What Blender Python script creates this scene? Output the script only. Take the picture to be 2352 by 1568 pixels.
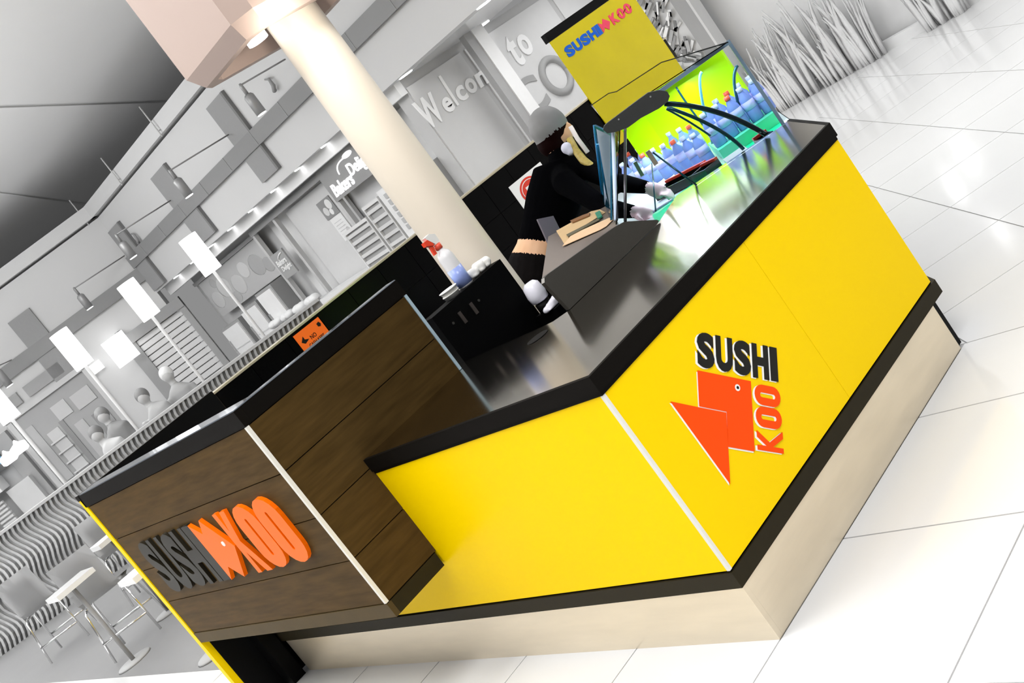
import bpy, bmesh, math, random
from mathutils import Vector, Matrix
random.seed(7)
SC = bpy.context.scene
for o in list(bpy.data.objects): bpy.data.objects.remove(o, do_unlink=True)
COL = SC.collection
# ------------------------------------------------------------------ camera
CAMP = Vector((2.457, -2.0202, 1.7478)); YAW, PITCH, ROLL, FPX = .9197, -.167, -.6349, 2625.86
_f = Vector((-math.sin(YAW)*math.cos(PITCH), math.cos(YAW)*math.cos(PITCH), math.sin(PITCH)))
_r = Vector((math.cos(YAW), math.sin(YAW), 0)); _u = _r.cross(_f)
CR = _r*math.cos(ROLL) + _u*math.sin(ROLL); CU = -_r*math.sin(ROLL) + _u*math.cos(ROLL)
cd = bpy.data.cameras.new('camera'); cam = bpy.data.objects.new('camera', cd); COL.objects.link(cam)
cd.sensor_width = 36.0; cd.sensor_fit = 'HORIZONTAL'; cd.lens = FPX/2352*36; cd.clip_end = 200; cd.clip_start = .05
M = Matrix.Identity(4)
for i in range(3):
    M[i][0] = CR[i]; M[i][1] = CU[i]; M[i][2] = -_f[i]; M[i][3] = CAMP[i]
cam.matrix_world = M; SC.camera = cam
# ------------------------------------------------------------------ light
w = bpy.data.worlds.new('mall_light'); SC.world = w; w.use_nodes = True
w.node_tree.nodes['Background'].inputs[0].default_value = (1, 1, 1, 1)
w.node_tree.nodes['Background'].inputs[1].default_value = .27
SC.view_settings.view_transform = 'Standard'; SC.view_settings.look = 'None'
SC.view_settings.exposure = 0.0; SC.view_settings.gamma = 1.0; SC.view_settings.use_curve_mapping = False
cy = SC.cycles; cy.max_bounces = 6; cy.diffuse_bounces = 3; cy.glossy_bounces = 3; cy.transmission_bounces = 6; cy.caustics_reflective = False; cy.caustics_refractive = False; cy.sample_clamp_indirect = 4; cy.adaptive_threshold = .02
def area(name, loc, size, power, rot=(0, 0, 0), color=(1, 1, 1), sy=None):
    l = bpy.data.lights.new(name, 'AREA'); l.energy = power; l.size = size; l.color = color
    if sy: l.shape = 'RECTANGLE'; l.size_y = sy
    o = bpy.data.objects.new(name, l); o.location = loc; o.rotation_euler = rot; COL.objects.link(o); return o
for i, (x, y, p) in enumerate([(2.4, -1.3, 235), (3.0, 3.4, 90), (-2.0, -1.9, 135), (-1.6, 6.0, 165), (-8.5, 1.5, 110), (-14, 3.5, 110), (-12, -4, 200)]):
    area('ceiling_lamp_light', (x, y, 5.3), 2.4, p)
for x, y, p in [(-6.5, -2.5, 720), (-14, -1.5, 1150)]:
    area('added_ceiling_uplight', (x, y, 3.6), 1.6, p, (math.pi, 0, 0))  # unseen upward fill lights, added to brighten the ceiling
area('storefront_fill_light', (-6.6, 8.5, 2.76), 1.3, 42)  # fill light added under the soffit to brighten the storefront
area('storefront_fill_light', (-7.2, 10.6, 2.9), 1.3, 40)  # second added fill, deeper along the storefront
# ------------------------------------------------------------------ helpers: placing
def ray(px, py): return _f*FPX + CR*(px-1176) - CU*(py-784)
def up(px, py, ax, v):
    d = ray(px, py); i = 'xyz'.index(ax); return CAMP + d*((v-CAMP[i])/d[i])
def upw(px, py, wd): return CAMP + ray(px, py)*(wd/FPX)
# ------------------------------------------------------------------ helpers: materials
def lin(c): return tuple((x/12.92 if x <= .04045 else ((x+.055)/1.055)**2.4) for x in c)
def S(r, g, b): return lin((r/255, g/255, b/255))
MATS = {}
def mat(name, col, rough=.5, metal=0, spec=.5, emit=0, noise=0, nscale=8, bump=0, stretch=(1, 1, 1), trans=0, ior=1.45, coat=0, alpha=1, ecol=None, tint=(1, 1, 1)):
    if name in MATS: return MATS[name]
    m = bpy.data.materials.new(name); m.use_nodes = True; nt = m.node_tree; b = nt.nodes['Principled BSDF']
    I = b.inputs
    I['Base Color'].default_value = (*col, 1); I['Roughness'].default_value = rough; I['Metallic'].default_value = metal
    I['Specular IOR Level'].default_value = spec; I['IOR'].default_value = ior; I['Transmission Weight'].default_value = trans
    I['Coat Weight'].default_value = coat; I['Alpha'].default_value = alpha
    I['Specular Tint'].default_value = (*tint, 1)
    if emit: I['Emission Color'].default_value = (*(ecol or col), 1); I['Emission Strength'].default_value = emit
    tc = nt.nodes.new('ShaderNodeTexCoord'); mp = nt.nodes.new('ShaderNodeMapping'); mp.inputs['Scale'].default_value = stretch
    nz = nt.nodes.new('ShaderNodeTexNoise'); nz.inputs['Scale'].default_value = nscale; nz.inputs['Detail'].default_value = 4
    nt.links.new(tc.outputs['Object'], mp.inputs[0]); nt.links.new(mp.outputs[0], nz.inputs['Vector'])
    n = noise if noise else .03
    mx = nt.nodes.new('ShaderNodeMix'); mx.data_type = 'RGBA'
    mx.inputs[6].default_value = (*[c*(1-n) for c in col], 1); mx.inputs[7].default_value = (*[min(1, c*(1+n)) for c in col], 1)
    nt.links.new(nz.outputs['Fac'], mx.inputs[0]); nt.links.new(mx.outputs[2], I['Base Color'])
    if bump:
        bp = nt.nodes.new('ShaderNodeBump'); bp.inputs['Strength'].default_value = bump; bp.inputs['Distance'].default_value = .01
        nt.links.new(nz.outputs['Fac'], bp.inputs['Height']); nt.links.new(bp.outputs[0], I['Normal'])
    MATS[name] = m; return m
YEL = mat('yellow laminate', (.98, .66, 0), .30, spec=.05, noise=.01, nscale=2)
BLK = mat('black laminate band', (.006, .005, .004), .5, spec=.04, noise=.15, nscale=30)
TRIM = mat('dark olive trim', (.024, .019, .009), .5, spec=.10, noise=.12, nscale=25)
WOOD = mat('dark walnut laminate', (.068, .040, .0125), .42, noise=.55, nscale=5, stretch=(1, 1, 9), spec=.03, tint=(1, .70, .36))
STEEL = mat('brushed steel worktop', (.50, .455, .38), .13, metal=1, noise=.06, nscale=6, stretch=(1, 12, 1))
KICK = mat('brushed steel plinth', (.80, .70, .54), .35, metal=.75, noise=.12, nscale=3, stretch=(1, 1, 6))
DSTEEL = mat('dull steel casing', (.115, .11, .10), .32, metal=.75, noise=.05, nscale=40)
LSTEEL = mat('satin steel ledge', (.46, .38, .33), .30, metal=.85, noise=.05, nscale=40)
WHT = mat('white edge strip', (.78, .76, .70), .4)
BLUES = mat('pale blue edge strip', (.42, .55, .62), .3)
TILEB = mat('black wall tile', (.0012, .001, .001), .25, noise=.3, nscale=3, spec=.08)
GROUT = mat('dark grout', (.028, .026, .024), .7, spec=.1)
CAPM = mat('beige metal capping', (.62, .54, .38), .3, metal=.6)
BLACK = mat('black plastic', (.003, .003, .003), .5, spec=.1)
CAPB = mat('black rubberised cap', (.02, .022, .022), .5, noise=.1, nscale=60)
RED = mat('orange red vinyl', (1.0, .075, 0), .45, spec=.1)
ORG = mat('orange acrylic', (1.0, .15, 0), .35, spec=.15)
INK = mat('black vinyl', (.008, .007, .005), .45, spec=.2)
WHV = mat('white vinyl', (.95, .95, .92), .4)
METL = mat('gunmetal letter', (.016, .013, .008), .32, spec=.08)
CREAM = mat('cream painted column', (.88, .79, .66), .42, noise=.03, nscale=2)
PINK = mat('pinkish beige casing', (.46, .35, .30), .45, noise=.03, nscale=2)
GLASS = mat('clear glass', (.93, .98, .97), .01, trans=1, ior=1.12, spec=.35)
RAIL = mat('blue grey glass edge', (.13, .20, .27), .25)
TEAL = mat('dark teal tube', (.010, .075, .11), .18, metal=.3)
LIME = mat('lime green panel', (.50, .96, 0), .3)
GRASS = mat('green plastic leaf', (0, .80, .36), .4, noise=.15, nscale=30)
BOT = mat('clear blue water bottle', (.26, .38, .86), .15, trans=.25, ior=1.2)
LABL = mat('lavender bottle label', (.50, .52, .92), .35)
CAPW = mat('pale bottle cap', (.62, .66, .90), .35)
CAPR = mat('red bottle cap', (.85, .10, .05), .35)
TRAYR = mat('red lacquer tray', (.62, .05, .03), .25)
TRAYK = mat('black lacquer tray', (.006, .014, .012), .2)
PAPER = mat('kraft paper', (.50, .34, .17), .7, noise=.1)
WHITE = mat('white plastic', (.88, .87, .83), .35)
LAV = mat('bright white crockery', (.86, .85, .93), .3)
SKIN = mat('warm skin', (.72, .42, .24), .5)
GLOVE = mat('pale pink glove skin', (.80, .56, .62), .45)
CLOTH = mat('black knit', (.001, .001, .0014), .95, spec=.02)
JEAN = mat('dark denim', (.005, .004, .004), .85, noise=.5, nscale=40, spec=.05)
HAIRD = mat('dark red brown hair', (.006, .001, .001), .7, spec=.04)
HAIRG = mat('grey hair', (.20, .20, .20), .6)
BLOND = mat('blond hair', (.40, .30, .07), .5, noise=.5, nscale=60)
def grey(v, rough=.6, **k): return mat('grey paint %d' % v, S(v, v, v), rough, **k)
G_CEIL = mat('pale grey ceiling', S(235, 235, 235), .8, noise=.02, nscale=1)
G_WALL = mat('light grey wall', S(212, 212, 212), .7, noise=.02, nscale=1)
G_BEAM = mat('mid grey beam', S(138, 138, 138), .6, noise=.03)
G_PAN = mat('grey acoustic panel', S(150, 150, 150), .8, noise=.04, nscale=20)
G_FLOOR = mat('grey food court floor', S(118, 118, 118), .35, noise=.08, nscale=3)
TILEW = mat('polished white floor tile', (.80, .80, .80), .12, noise=.02, nscale=3, spec=.5)
JOINT = mat('grey floor joint', (.42, .42, .42), .6)
GLOW = mat('glowing lamp shade', (1, 1, 1), .5, emit=2.2)
LENS = mat('glowing lens', (1, 1, 1), .5, emit=6)
CHROME = mat('chrome tube', (.75, .75, .75), .12, metal=1)
# ------------------------------------------------------------------ helpers: objects
def tag(o, label=None, cat=None, group=None, kind=None):
    if label: o['label'] = label
    if cat: o['category'] = cat
    if group: o['group'] = group
    if kind: o['kind'] = kind
    return o
def empty(name, loc, label, cat, group=None):
    o = bpy.data.objects.new(name, None); o.location = loc; o.empty_display_size = .1; COL.objects.link(o)
    return tag(o, label, cat, group)
def link(o, parent=None):
    COL.objects.link(o)
    if parent is not None:
        o.parent = parent
        if parent.type == 'EMPTY': o.matrix_parent_inverse = Matrix.Translation(parent.location).inverted()
    return o
def finish(name, bm, m, parent=None, smooth=False, bevel=0, seg=1):
    if bevel:
        bmesh.ops.bevel(bm, geom=[e for e in bm.edges if len(e.link_faces) == 2 and e.calc_face_angle(0) > .5], offset=bevel, segments=seg, affect='EDGES', profile=.5)
    bmesh.ops.recalc_face_normals(bm, faces=bm.faces)
    me = bpy.data.meshes.new(name); bm.to_mesh(me); bm.free()
    for mm in (m if isinstance(m, (list, tuple)) else [m]): me.materials.append(mm)
    if smooth:
        for p in me.polygons: p.use_smooth = True
    o = bpy.data.objects.new(name, me); return link(o, parent)
def XF(fr):
    if fr is None: return lambda p: Vector(p)
    o, a, b, c = fr; return lambda p: o + a*p[0] + b*p[1] + c*p[2]
def add_box(bm, x0, x1, y0, y1, z0, z1, fr=None):
    T = XF(fr)
    v = [bm.verts.new(T((x, y, z))) for x in (x0, x1) for y in (y0, y1) for z in (z0, z1)]
    for f in ((0, 1, 3, 2), (4, 6, 7, 5), (0, 4, 5, 1), (2, 3, 7, 6), (0, 2, 6, 4), (1, 5, 7, 3)): bm.faces.new([v[i] for i in f])
def box(name, x0, x1, y0, y1, z0, z1, m, parent=None, bevel=0, fr=None, seg=1):
    bm = bmesh.new(); add_box(bm, x0, x1, y0, y1, z0, z1, fr); return finish(name, bm, m, parent, bevel=bevel, seg=seg)
def add_prism(bm, pts, ax, a0, a1, fr=None):
    T = XF(fr)
    def P(p, a): return T({'x': (a, p[0], p[1]), 'y': (p[0], a, p[1]), 'z': (p[0], p[1], a)}[ax])
    A = [bm.verts.new(P(p, a0)) for p in pts]; B = [bm.verts.new(P(p, a1)) for p in pts]
    bm.faces.new(A); bm.faces.new(B[::-1]); n = len(pts)
    for i in range(n): bm.faces.new([A[i], A[(i+1) % n], B[(i+1) % n], B[i]])
def prism(name, pts, ax, a0, a1, m, parent=None, bevel=0, fr=None):
    bm = bmesh.new(); add_prism(bm, pts, ax, a0, a1, fr); return finish(name, bm, m, parent, bevel=bevel)
def add_tube(bm, pts, rad, n=10, cap=True):
    pts = [Vector(p) for p in pts]; k = len(pts); rs = rad if isinstance(rad, (list, tuple)) else [rad]*k
    rings = []; ref = None
    for i, p in enumerate(pts):
        t = (pts[min(i+1, k-1)]-pts[max(i-1, 0)]).normalized()
        if ref is None: ref = t.orthogonal().normalized()
        ref = (ref - t*ref.dot(t)).normalized(); b = t.cross(ref)
        rr = rs[i]; ra, rb = rr if isinstance(rr, tuple) else (rr, rr)
        rings.append([bm.verts.new(p + ref*(ra*math.cos(2*math.pi*j/n)) + b*(rb*math.sin(2*math.pi*j/n))) for j in range(n)])
    for a, c in zip(rings, rings[1:]):
        for j in range(n): bm.faces.new([a[j], a[(j+1) % n], c[(j+1) % n], c[j]])
    if cap: bm.faces.new(rings[0][::-1]); bm.faces.new(rings[-1])
def tube(name, pts, rad, m, parent=None, n=10):
    bm = bmesh.new(); add_tube(bm, pts, rad, n); return finish(name, bm, m, parent, smooth=True)
def arc3(a, b, c, k=14):   # smooth curve through three points
    a, b, c = Vector(a), Vector(b), Vector(c); q = b*2-(a+c)*.5
    return [a*(1-t)**2 + q*2*t*(1-t) + c*t*t for t in [i/k for i in range(k+1)]]
def add_lathe(bm, prof, c, n=20, fr=None):
    rings = []
    T = XF(fr)
    for r, z in prof:
        rings.append([bm.verts.new(T((c[0]+r*math.cos(2*math.pi*j/n), c[1]+r*math.sin(2*math.pi*j/n), c[2]+z))) for j in range(n)])
    for a, b in zip(rings, rings[1:]):
        for j in range(n): bm.faces.new([a[j], a[(j+1) % n], b[(j+1) % n], b[j]])
    bm.faces.new(rings[0][::-1]); bm.faces.new(rings[-1])
def lathe(name, prof, c, m, parent=None, n=20, smooth=True, fr=None):
    bm = bmesh.new(); add_lathe(bm, prof, c, n, fr); o = finish(name, bm, m, parent)
    if smooth:
        for p in o.data.polygons: p.use_smooth = len(p.vertices) == 4
    return o
def add_ball(bm, c, r, fr=None, seg=14):
    T = XF(fr); rx, ry, rz = r if isinstance(r, tuple) else (r, r, r)
    g = bmesh.ops.create_uvsphere(bm, u_segments=seg, v_segments=seg//2+2, radius=1)
    for v in g['verts']: v.co = T((c[0]+v.co.x*rx, c[1]+v.co.y*ry, c[2]+v.co.z*rz))
def ball(name, c, r, m, parent=None, fr=None):
    bm = bmesh.new(); add_ball(bm, c, r, fr); return finish(name, bm, m, parent, smooth=True)
def glyph(s, bold=.0, shear=0):
    c = bpy.data.curves.new('t', 'FONT'); c.body = s; c.size = 1; c.offset = bold; c.resolution_u = 4; c.shear = shear; c.extrude = .5
    o = bpy.data.objects.new('t', c); COL.objects.link(o)
    dg = bpy.context.evaluated_depsgraph_get(); me = bpy.data.meshes.new_from_object(o.evaluated_get(dg))
    bpy.data.objects.remove(o, do_unlink=True)
    xs = [v.co.x for v in me.vertices]; ys = [v.co.y for v in me.vertices]
    return me, min(xs), max(xs), min(ys), max(ys)
def text_on(name, s, O, U, V, N, m, parent, bold=.0, shear=0, part_label=None):
    """lettering filling the rectangle O, O+U, O+V, standing out of the surface by N"""
    me, x0, x1, y0, y1 = glyph(s, bold, shear); O, U, V, N = Vector(O), Vector(U), Vector(V), Vector(N)
    for v in me.vertices:
        v.co = O + U*((v.co.x-x0)/(x1-x0)) + V*((v.co.y-y0)/(y1-y0)) + N*(v.co.z+.5)
    me.materials.clear(); me.materials.append(m); me.name = name
    o = bpy.data.objects.new(name, me); link(o, parent)
    if part_label: o['label'] = part_label
    return o
def ring_letter(name, O, U, V, N, m, parent, slot=.16, wall=.2):
    """a round-ended O: outer stadium with a narrow slot"""
    O, U, V, N = Vector(O), Vector(U), Vector(V), Vector(N); w_, h_ = U.length, V.length; u, v = U/w_, V/h_
    def stad(cx, cy, w2, h2, k=10):
        r = w2; out = []
        for i in range(k+1): a = math.pi*i/k; out.append((cx+r*math.cos(a), cy+(h2-r)+r*math.sin(a)))
        for i in range(k+1): a = math.pi+math.pi*i/k; out.append((cx+r*math.cos(a), cy-(h2-r)+r*math.sin(a)))
        return out
    A = stad(w_/2, h_/2, w_/2, h_/2); B = stad(w_/2, h_/2, w_*slot/2, h_/2-h_*wall)
    bm = bmesh.new(); L = []
    for pts in (A, B):
        for z in (0, 1): L.append([bm.verts.new(O+u*p[0]+v*p[1]+N*z) for p in pts])
    a0, a1, b0, b1 = L; n = len(A)
    for i in range(n):
        j = (i+1) % n
        for q in ((a0[i], a0[j], a1[j], a1[i]), (b0[i], b0[j], b1[j], b1[i]), (a0[i], a0[j], b0[j], b0[i]), (a1[i], a1[j], b1[j], b1[i])): bm.faces.new(q)
    return finish(name, bm, m, parent)
def word(chars, O, U, V, N, m, parent, widths=None, gap=.06, bold=.03, slot=.16, name='letter'):
    O, U, V = Vector(O), Vector(U), Vector(V); widths = widths or [1]*len(chars); tot = sum(widths); x = 0; out = []
    for ch, wd in zip(chars, widths):
        a = x/tot; b = (x+wd)/tot; g = gap/tot/2; o0 = O+U*(a+g); uu = U*(b-a-2*g)
        out.append(ring_letter(name, o0, uu, V, N, m, parent, slot) if ch == 'O' else text_on(name, ch, o0, uu, V, N, m, parent, bold)); x += wd
    return out
def copy_tree(o, loc=None, parent=None, label=None):
    c = o.copy(); COL.objects.link(c); c.parent = parent
    if loc is not None: c.location = loc
    if label: c['label'] = label
    for ch in [x for x in bpy.data.objects if x.parent == o]:
        copy_tree(ch, parent=c)
    return c
def fuse(name, builder, voxel, m, parent=None, region=None):
    """build overlapping tubes and balls, fuse them into one continuous skin, colour by region"""
    bm = bmesh.new(); builder(bm); bmesh.ops.recalc_face_normals(bm, faces=bm.faces)
    me = bpy.data.meshes.new('raw'); bm.to_mesh(me); bm.free(); t = bpy.data.objects.new('raw', me); COL.objects.link(t)
    md = t.modifiers.new('r', 'REMESH'); md.mode = 'VOXEL'; md.voxel_size = voxel; md.use_smooth_shade = True
    sm = t.modifiers.new('s', 'SMOOTH'); sm.factor = .5; sm.iterations = 3
    dg = bpy.context.evaluated_depsgraph_get(); me2 = bpy.data.meshes.new_from_object(t.evaluated_get(dg)); bpy.data.objects.remove(t, do_unlink=True)
    me2.name = name; me2.materials.clear()
    for mm in (m if isinstance(m, (list, tuple)) else [m]): me2.materials.append(mm)
    for p in me2.polygons:
        p.use_smooth = True
        if region: p.material_index = region(p.center)
    o = bpy.data.objects.new(name, me2); return link(o, parent)
def clip(poly, nx, ny, c):   # keep nx*x+ny*y <= c
    out = []
    for i, p in enumerate(poly):
        q = poly[(i+1) % len(poly)]; dp = nx*p[0]+ny*p[1]-c; dq = nx*q[0]+ny*q[1]-c
        if dp <= 0: out.append(p)
        if dp*dq < 0: t = dp/(dp-dq); out.append((p[0]+(q[0]-p[0])*t, p[1]+(q[1]-p[1])*t))
    return out
# ================================================================== SETTING
floor = box('floor', -32, 9, -9, 22, -.3, -.004, JOINT); tag(floor, 'polished white tiled mall floor', kind='structure')
def tiles(region, size, ang, off, limit=220):
    ca, sa = math.cos(ang), math.sin(ang); x0, x1, y0, y1 = region; n = 0; g = .003
    for i in range(-40, 41):
        for j in range(-40, 41):
            sq = [(off[0]+(i+a)*size, off[1]+(j+b)*size) for a, b in ((0, 0), (1, 0), (1, 1), (0, 1))]
            cx = sum(p[0] for p in sq)/4; cy = sum(p[1] for p in sq)/4
            sq = [(cx+(p[0]-cx)*(1-2*g/size), cy+(p[1]-cy)*(1-2*g/size)) for p in sq]
            P = [(p[0]*ca-p[1]*sa, p[0]*sa+p[1]*ca) for p in sq]
            for nx, ny, c in ((1, 0, x1-g), (-1, 0, -x0-g), (0, 1, y1-g), (0, -1, -y0-g)):
                P = clip(P, nx, ny, c) if len(P) > 2 else []
            if len(P) > 2:
                prism('floor_tile', P, 'z', -.02, 0, TILEW, floor)
q = .615
tiles((0, 3.3, .46, 1.6), .66, 0, (.66, .46))
tiles((-4.6, 3.3, -1.8, .46), .66, 0, (.66, .46))
tiles((-5.4, 1.6, 1.6, 8.3), q, math.pi/4, (2.48/math.sqrt(2), 2.15/math.sqrt(2)))
box('floor', -8.0, -3.62, 6.5, 22, -.02, .002, TILEW)['kind'] = 'structure'
box('floor', -32, -8.0, 6.5, 22, -.02, .002, G_FLOOR)['kind'] = 'structure'
fc = box('floor', -32, -3.62, .055, 6.5, -.02, .003, G_FLOOR); tag(fc, 'grey food court floor beyond the kiosk', kind='structure')
box('floor', -32, -4.6, -9, .055, -.02, .001, TILEW)['kind'] = 'structure'
box('floor', -3.62, 9, 8.3, 22, -.02, .0, TILEW)['kind'] = 'structure'
box('floor', 3.3, 9, -9, 8.3, -.02, 0, TILEW)['kind'] = 'structure'
box('floor', -4.6, 3.3, -9, -1.8, -.02, 0, TILEW)['kind'] = 'structure'
box('floor', 1.6, 3.3, 1.6, 8.3, -.02, 0, TILEW)['kind'] = 'structure'
ceil = box('ceiling', -32, 9, -9, 22, 5.6, 5.7, G_CEIL); tag(ceil, 'pale grey suspended ceiling', kind='structure')
for a, b in (((0, 247), (430, 232)), ((0, 443), (235, 474))):
    P, Q = up(*a, 'z', 5.595), up(*b, 'z', 5.595); d = (Q-P).normalized()
    tube('ceiling_seam', [P-d*3, Q+d*1.2], .012, mat('ceiling seam', S(205, 205, 205), .8), ceil, 6)
# bulkhead wall along the food court: long run at y=7.2, then a turned run to the left
KX = -17.39
dirF = Vector((-.606, -.796, 0)); KP = Vector((KX, 7.2, 0)); nF = Vector((.796, -.606, 0))
FRF = (KP, dirF, -nF, Vector((0, 0, 1)))     # local: x along the wall, y into the wall, z up
wb = box('wall_back', KX, 8, 7.2, 7.5, 2.78, 4.46, G_WALL); tag(wb, 'light grey bulkhead wall over the shops', kind='structure')
wl = box('wall_left', 0, 14, 0, .3, 0, 4.46, G_WALL, fr=FRF); tag(wl, 'light grey wall turning left over the shops', kind='structure')
t1 = box('trim_1', KX-.1, 8, 7.08, 7.5, 4.50, 4.74, G_WALL); tag(t1, 'pale fascia band along the top of the bulkhead', kind='structure')
t2 = box('trim_2', 0, 14, -.12, .3, 4.50, 4.74, G_WALL, fr=FRF); tag(t2, 'pale fascia band on the left bulkhead', kind='structure')
t3 = box('trim_3', KX, 8, 7.13, 7.2, 3.36, 3.60, G_BEAM); tag(t3, 'dark grey rail running along the bulkhead', kind='structure')
t4 = box('trim_4', -.05, 14, -.07, 0, 3.08, 3.34, G_BEAM, fr=FRF); tag(t4, 'dark grey rail on the left bulkhead', kind='structure')
for i in range(18):
    x = -16.6+i*1.0
    box('rail_joint', x, x+.012, 7.124, 7.13, 3.36, 3.60, G_PAN, t3)
# shop wall under the bulkhead and the storefront
sb = box('wall_shop', KX, -8.75, 7.9, 8.1, 0, 2.78, grey(225)); tag(sb, 'pale back wall of the bakery shops', kind='structure')
box('wall_soffit', KX, -8.75, 7.45, 7.95, 2.70, 2.80, grey(240))['kind'] = 'structure'
t5 = box('trim_5', KX, -8.72, 7.38, 7.5, 2.60, 2.80, grey(244)); tag(t5, 'bright white shopfront fascia strip', kind='structure')
for i in range(9):
    x = -16.6+i*.86
    lathe('downlight', [(.05, 0), (.05, .012)], (x, 7.3, 2.766), LENS, t5, 12)
ws = box('wall_store', -9.0, -8.74, 7.5, 20, 0, 2.78, grey(196)); tag(ws, 'grey glazed storefront wall behind the kiosk', kind='structure')
for y0, y1, v in ((7.52, 8.62, 214), (8.72, 10.6, 224), (10.7, 13.2, 226)):
    box('glass_panel', -8.74, -8.72, y0, y1, .25, 2.66, grey(v, .15), ws)
box('soffit_panel', -8.9, 1.5, 7.5, 9.2, 2.78, 2.86, grey(224))['kind'] = 'structure'
# ================================================================== KIOSK
ZT, ZB, ZY, ZP = 1.0, .9315, .273, .208
kio = empty('service_counter', (-.7, .35, 0), 'bright yellow kiosk counter with steel worktop and steel plinth', 'counter')
outer = [(-1.36, 0), (0, 0), (0, 1.633), (-.45, 2.083), (-.62, 2.06), (-.88, 1.76), (-.765, 1.43), (-.765, .76), (-.82, .70), (-3.30, .70), (-3.30, 0)]
def inset(px): return px
carc = prism('carcass', [(-3.28, .02), (-.02, .02), (-.02, 1.62), (-.45, 2.05), (-.80, 1.70), (-.80, .68), (-3.28, .68)], 'z', 0, .93, BLACK, kio)
wt = prism('worktop', [(-1.367, 0.004), (-.004, .004), (-.004, 1.63), (-.45, 2.078), (-.475, 2.035), (-.905, 1.748), (-.775, 1.42), (-.765, .80), (-.775, .735), (-.82, .69), (-.9, .685), (-1.60, .685), (-1.60, .60), (-1.367, .60)], 'z', .965, ZT, STEEL, kio)
# black edge band (front and right), with the lower lip
prism('edge_band', [(-1.367, -.012), (.012, -.012), (.012, .004), (-1.367, .004)], 'z', .945, ZT+.001, BLK, kio, bevel=.002)
prism('edge_band', [(-.004, .004), (.012, .004), (.012, 1.635), (-.445, 2.092), (-.455, 2.08), (-.004, 1.63)], 'z', .945, ZT+.001, BLK, kio)
prism('edge_lip', [(-1.367, -.006), (.006, -.006), (.006, 1.63), (-.004, 1.63), (-.004, .006), (-1.367, .006)], 'z', ZB, .945, BLK, kio)
box('front_panel', -3.30, -.006, -.002, .02, ZY, ZB, YEL, kio, bevel=.0015)
box('side_panel', -.02, .002, .006, .872, ZY, ZB, YEL, kio, bevel=.0012)
box('side_panel', -.02, .002, .8735, 1.632, ZY, ZB, YEL, kio, bevel=.0012)
prism('chamfer_panel', [(.002, 1.633), (-.45, 2.085), (-.46, 2.07), (-.01, 1.62)], 'z', ZY, ZB, YEL, kio)
prism('corner_strip', [(-.008, -.004), (.004, -.004), (.004, .008), (-.008, .008)], 'z', ZY, ZB, WHT, kio)
prism('bottom_trim', [(-3.40, -.006), (.006, -.006), (.006, 1.66), (-.44, 2.10), (-.46, 2.06), (-.02, 1.62), (-.02, .02), (-3.40, .02)], 'z', ZP, ZY-.008, TRIM, kio)
prism('shadow_gap', [(-3.38, .004), (-.004, .004), (-.004, 1.64), (-.03, 1.64), (-.03, .03), (-3.38, .03)], 'z', ZY-.009, ZY, BLACK, kio)
prism('plinth', [(-3.294, 0), (0, 0), (0, .02), (-3.294, .02)], 'z', 0, ZP, KICK, kio)
box('plinth', -.02, 0, .0202, 1.566, 0, ZP, KICK, kio)
prism('plinth', [(0, 1.5662), (-.45, 2.02), (-.46, 2.0), (-.02, 1.5662)], 'z', 0, ZP, KICK, kio)
lathe('cable_hole', [(.046, 0), (.046, .002)], (-.806, .573, ZT+.0005), BLACK, kio, 24)
# ---- diamond logo on the right side (plane x = 0)
X0 = .0025
def on_side(p, x=X0): return (x, p[0], p[1])
def sv(a, b): return Vector((0, a, b))
def side_poly(name, pts, x0, x1, m): return prism(name, pts, 'x', x0, x1, m, kio)
wsh = sv(-.0085, .0035)
body = [(.359, .761), (.522, .600), (.358, .442), (.278, .523), (.359, .599), (.278, .681)]
tail = [(.194, .762), (.276, .684), (.355, .600), (.276, .521), (.196, .446)]
tail = [(.194, .762), (.2745, .6795), (.3545, .5990), (.2745, .5200), (.196, .443)]
for nm, pts in (('fish_body', body), ('fish_tail', tail)):
    cx = sum(p[0] for p in pts)/len(pts); cy = sum(p[1] for p in pts)/len(pts)
    side_poly('white_outline', [(p[0]-.006, p[1]-.001) for p in pts], X0, X0+.0012, WHV)
    side_poly(nm, pts, X0+.0013, X0+.003, RED)
lathe('fish_eye', [(.011, 0), (.011, .0012)], (0, 0, 0), WHV, kio, 20, fr=(Vector((X0+.003, .456, .622)), Vector((0, 1, 0)), Vector((0, 0, 1)), Vector((1, 0, 0))))
lathe('fish_pupil', [(.005, 0), (.005, .0012)], (0, 0, 0), INK, kio, 16, fr=(Vector((X0+.0042, .456, .622)), Vector((0, 1, 0)), Vector((0, 0, 1)), Vector((1, 0, 0))))
for m_, dx, sh in ((WHV, 0, wsh), (INK, .0015, sv(0, 0))):
    word('SUSHI', Vector(on_side((.366, .771), X0+dx))+sh, sv(.262, -.252), sv(.084, .080), (.0015, 0, 0), m_, kio, [1, 1, 1, 1.02, .52], gap=.10, bold=.055)
for m_, dx, sh in ((WHV, 0, wsh), (RED, .0015, sv(0, 0))):
    word('KOO', Vector(on_side((.455, .353), X0+dx))+sh, sv(.160, .153), sv(-.083, .082), (.0015, 0, 0), m_, kio, [1.05, 1, 1], gap=.07, bold=.03, slot=.24)
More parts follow.
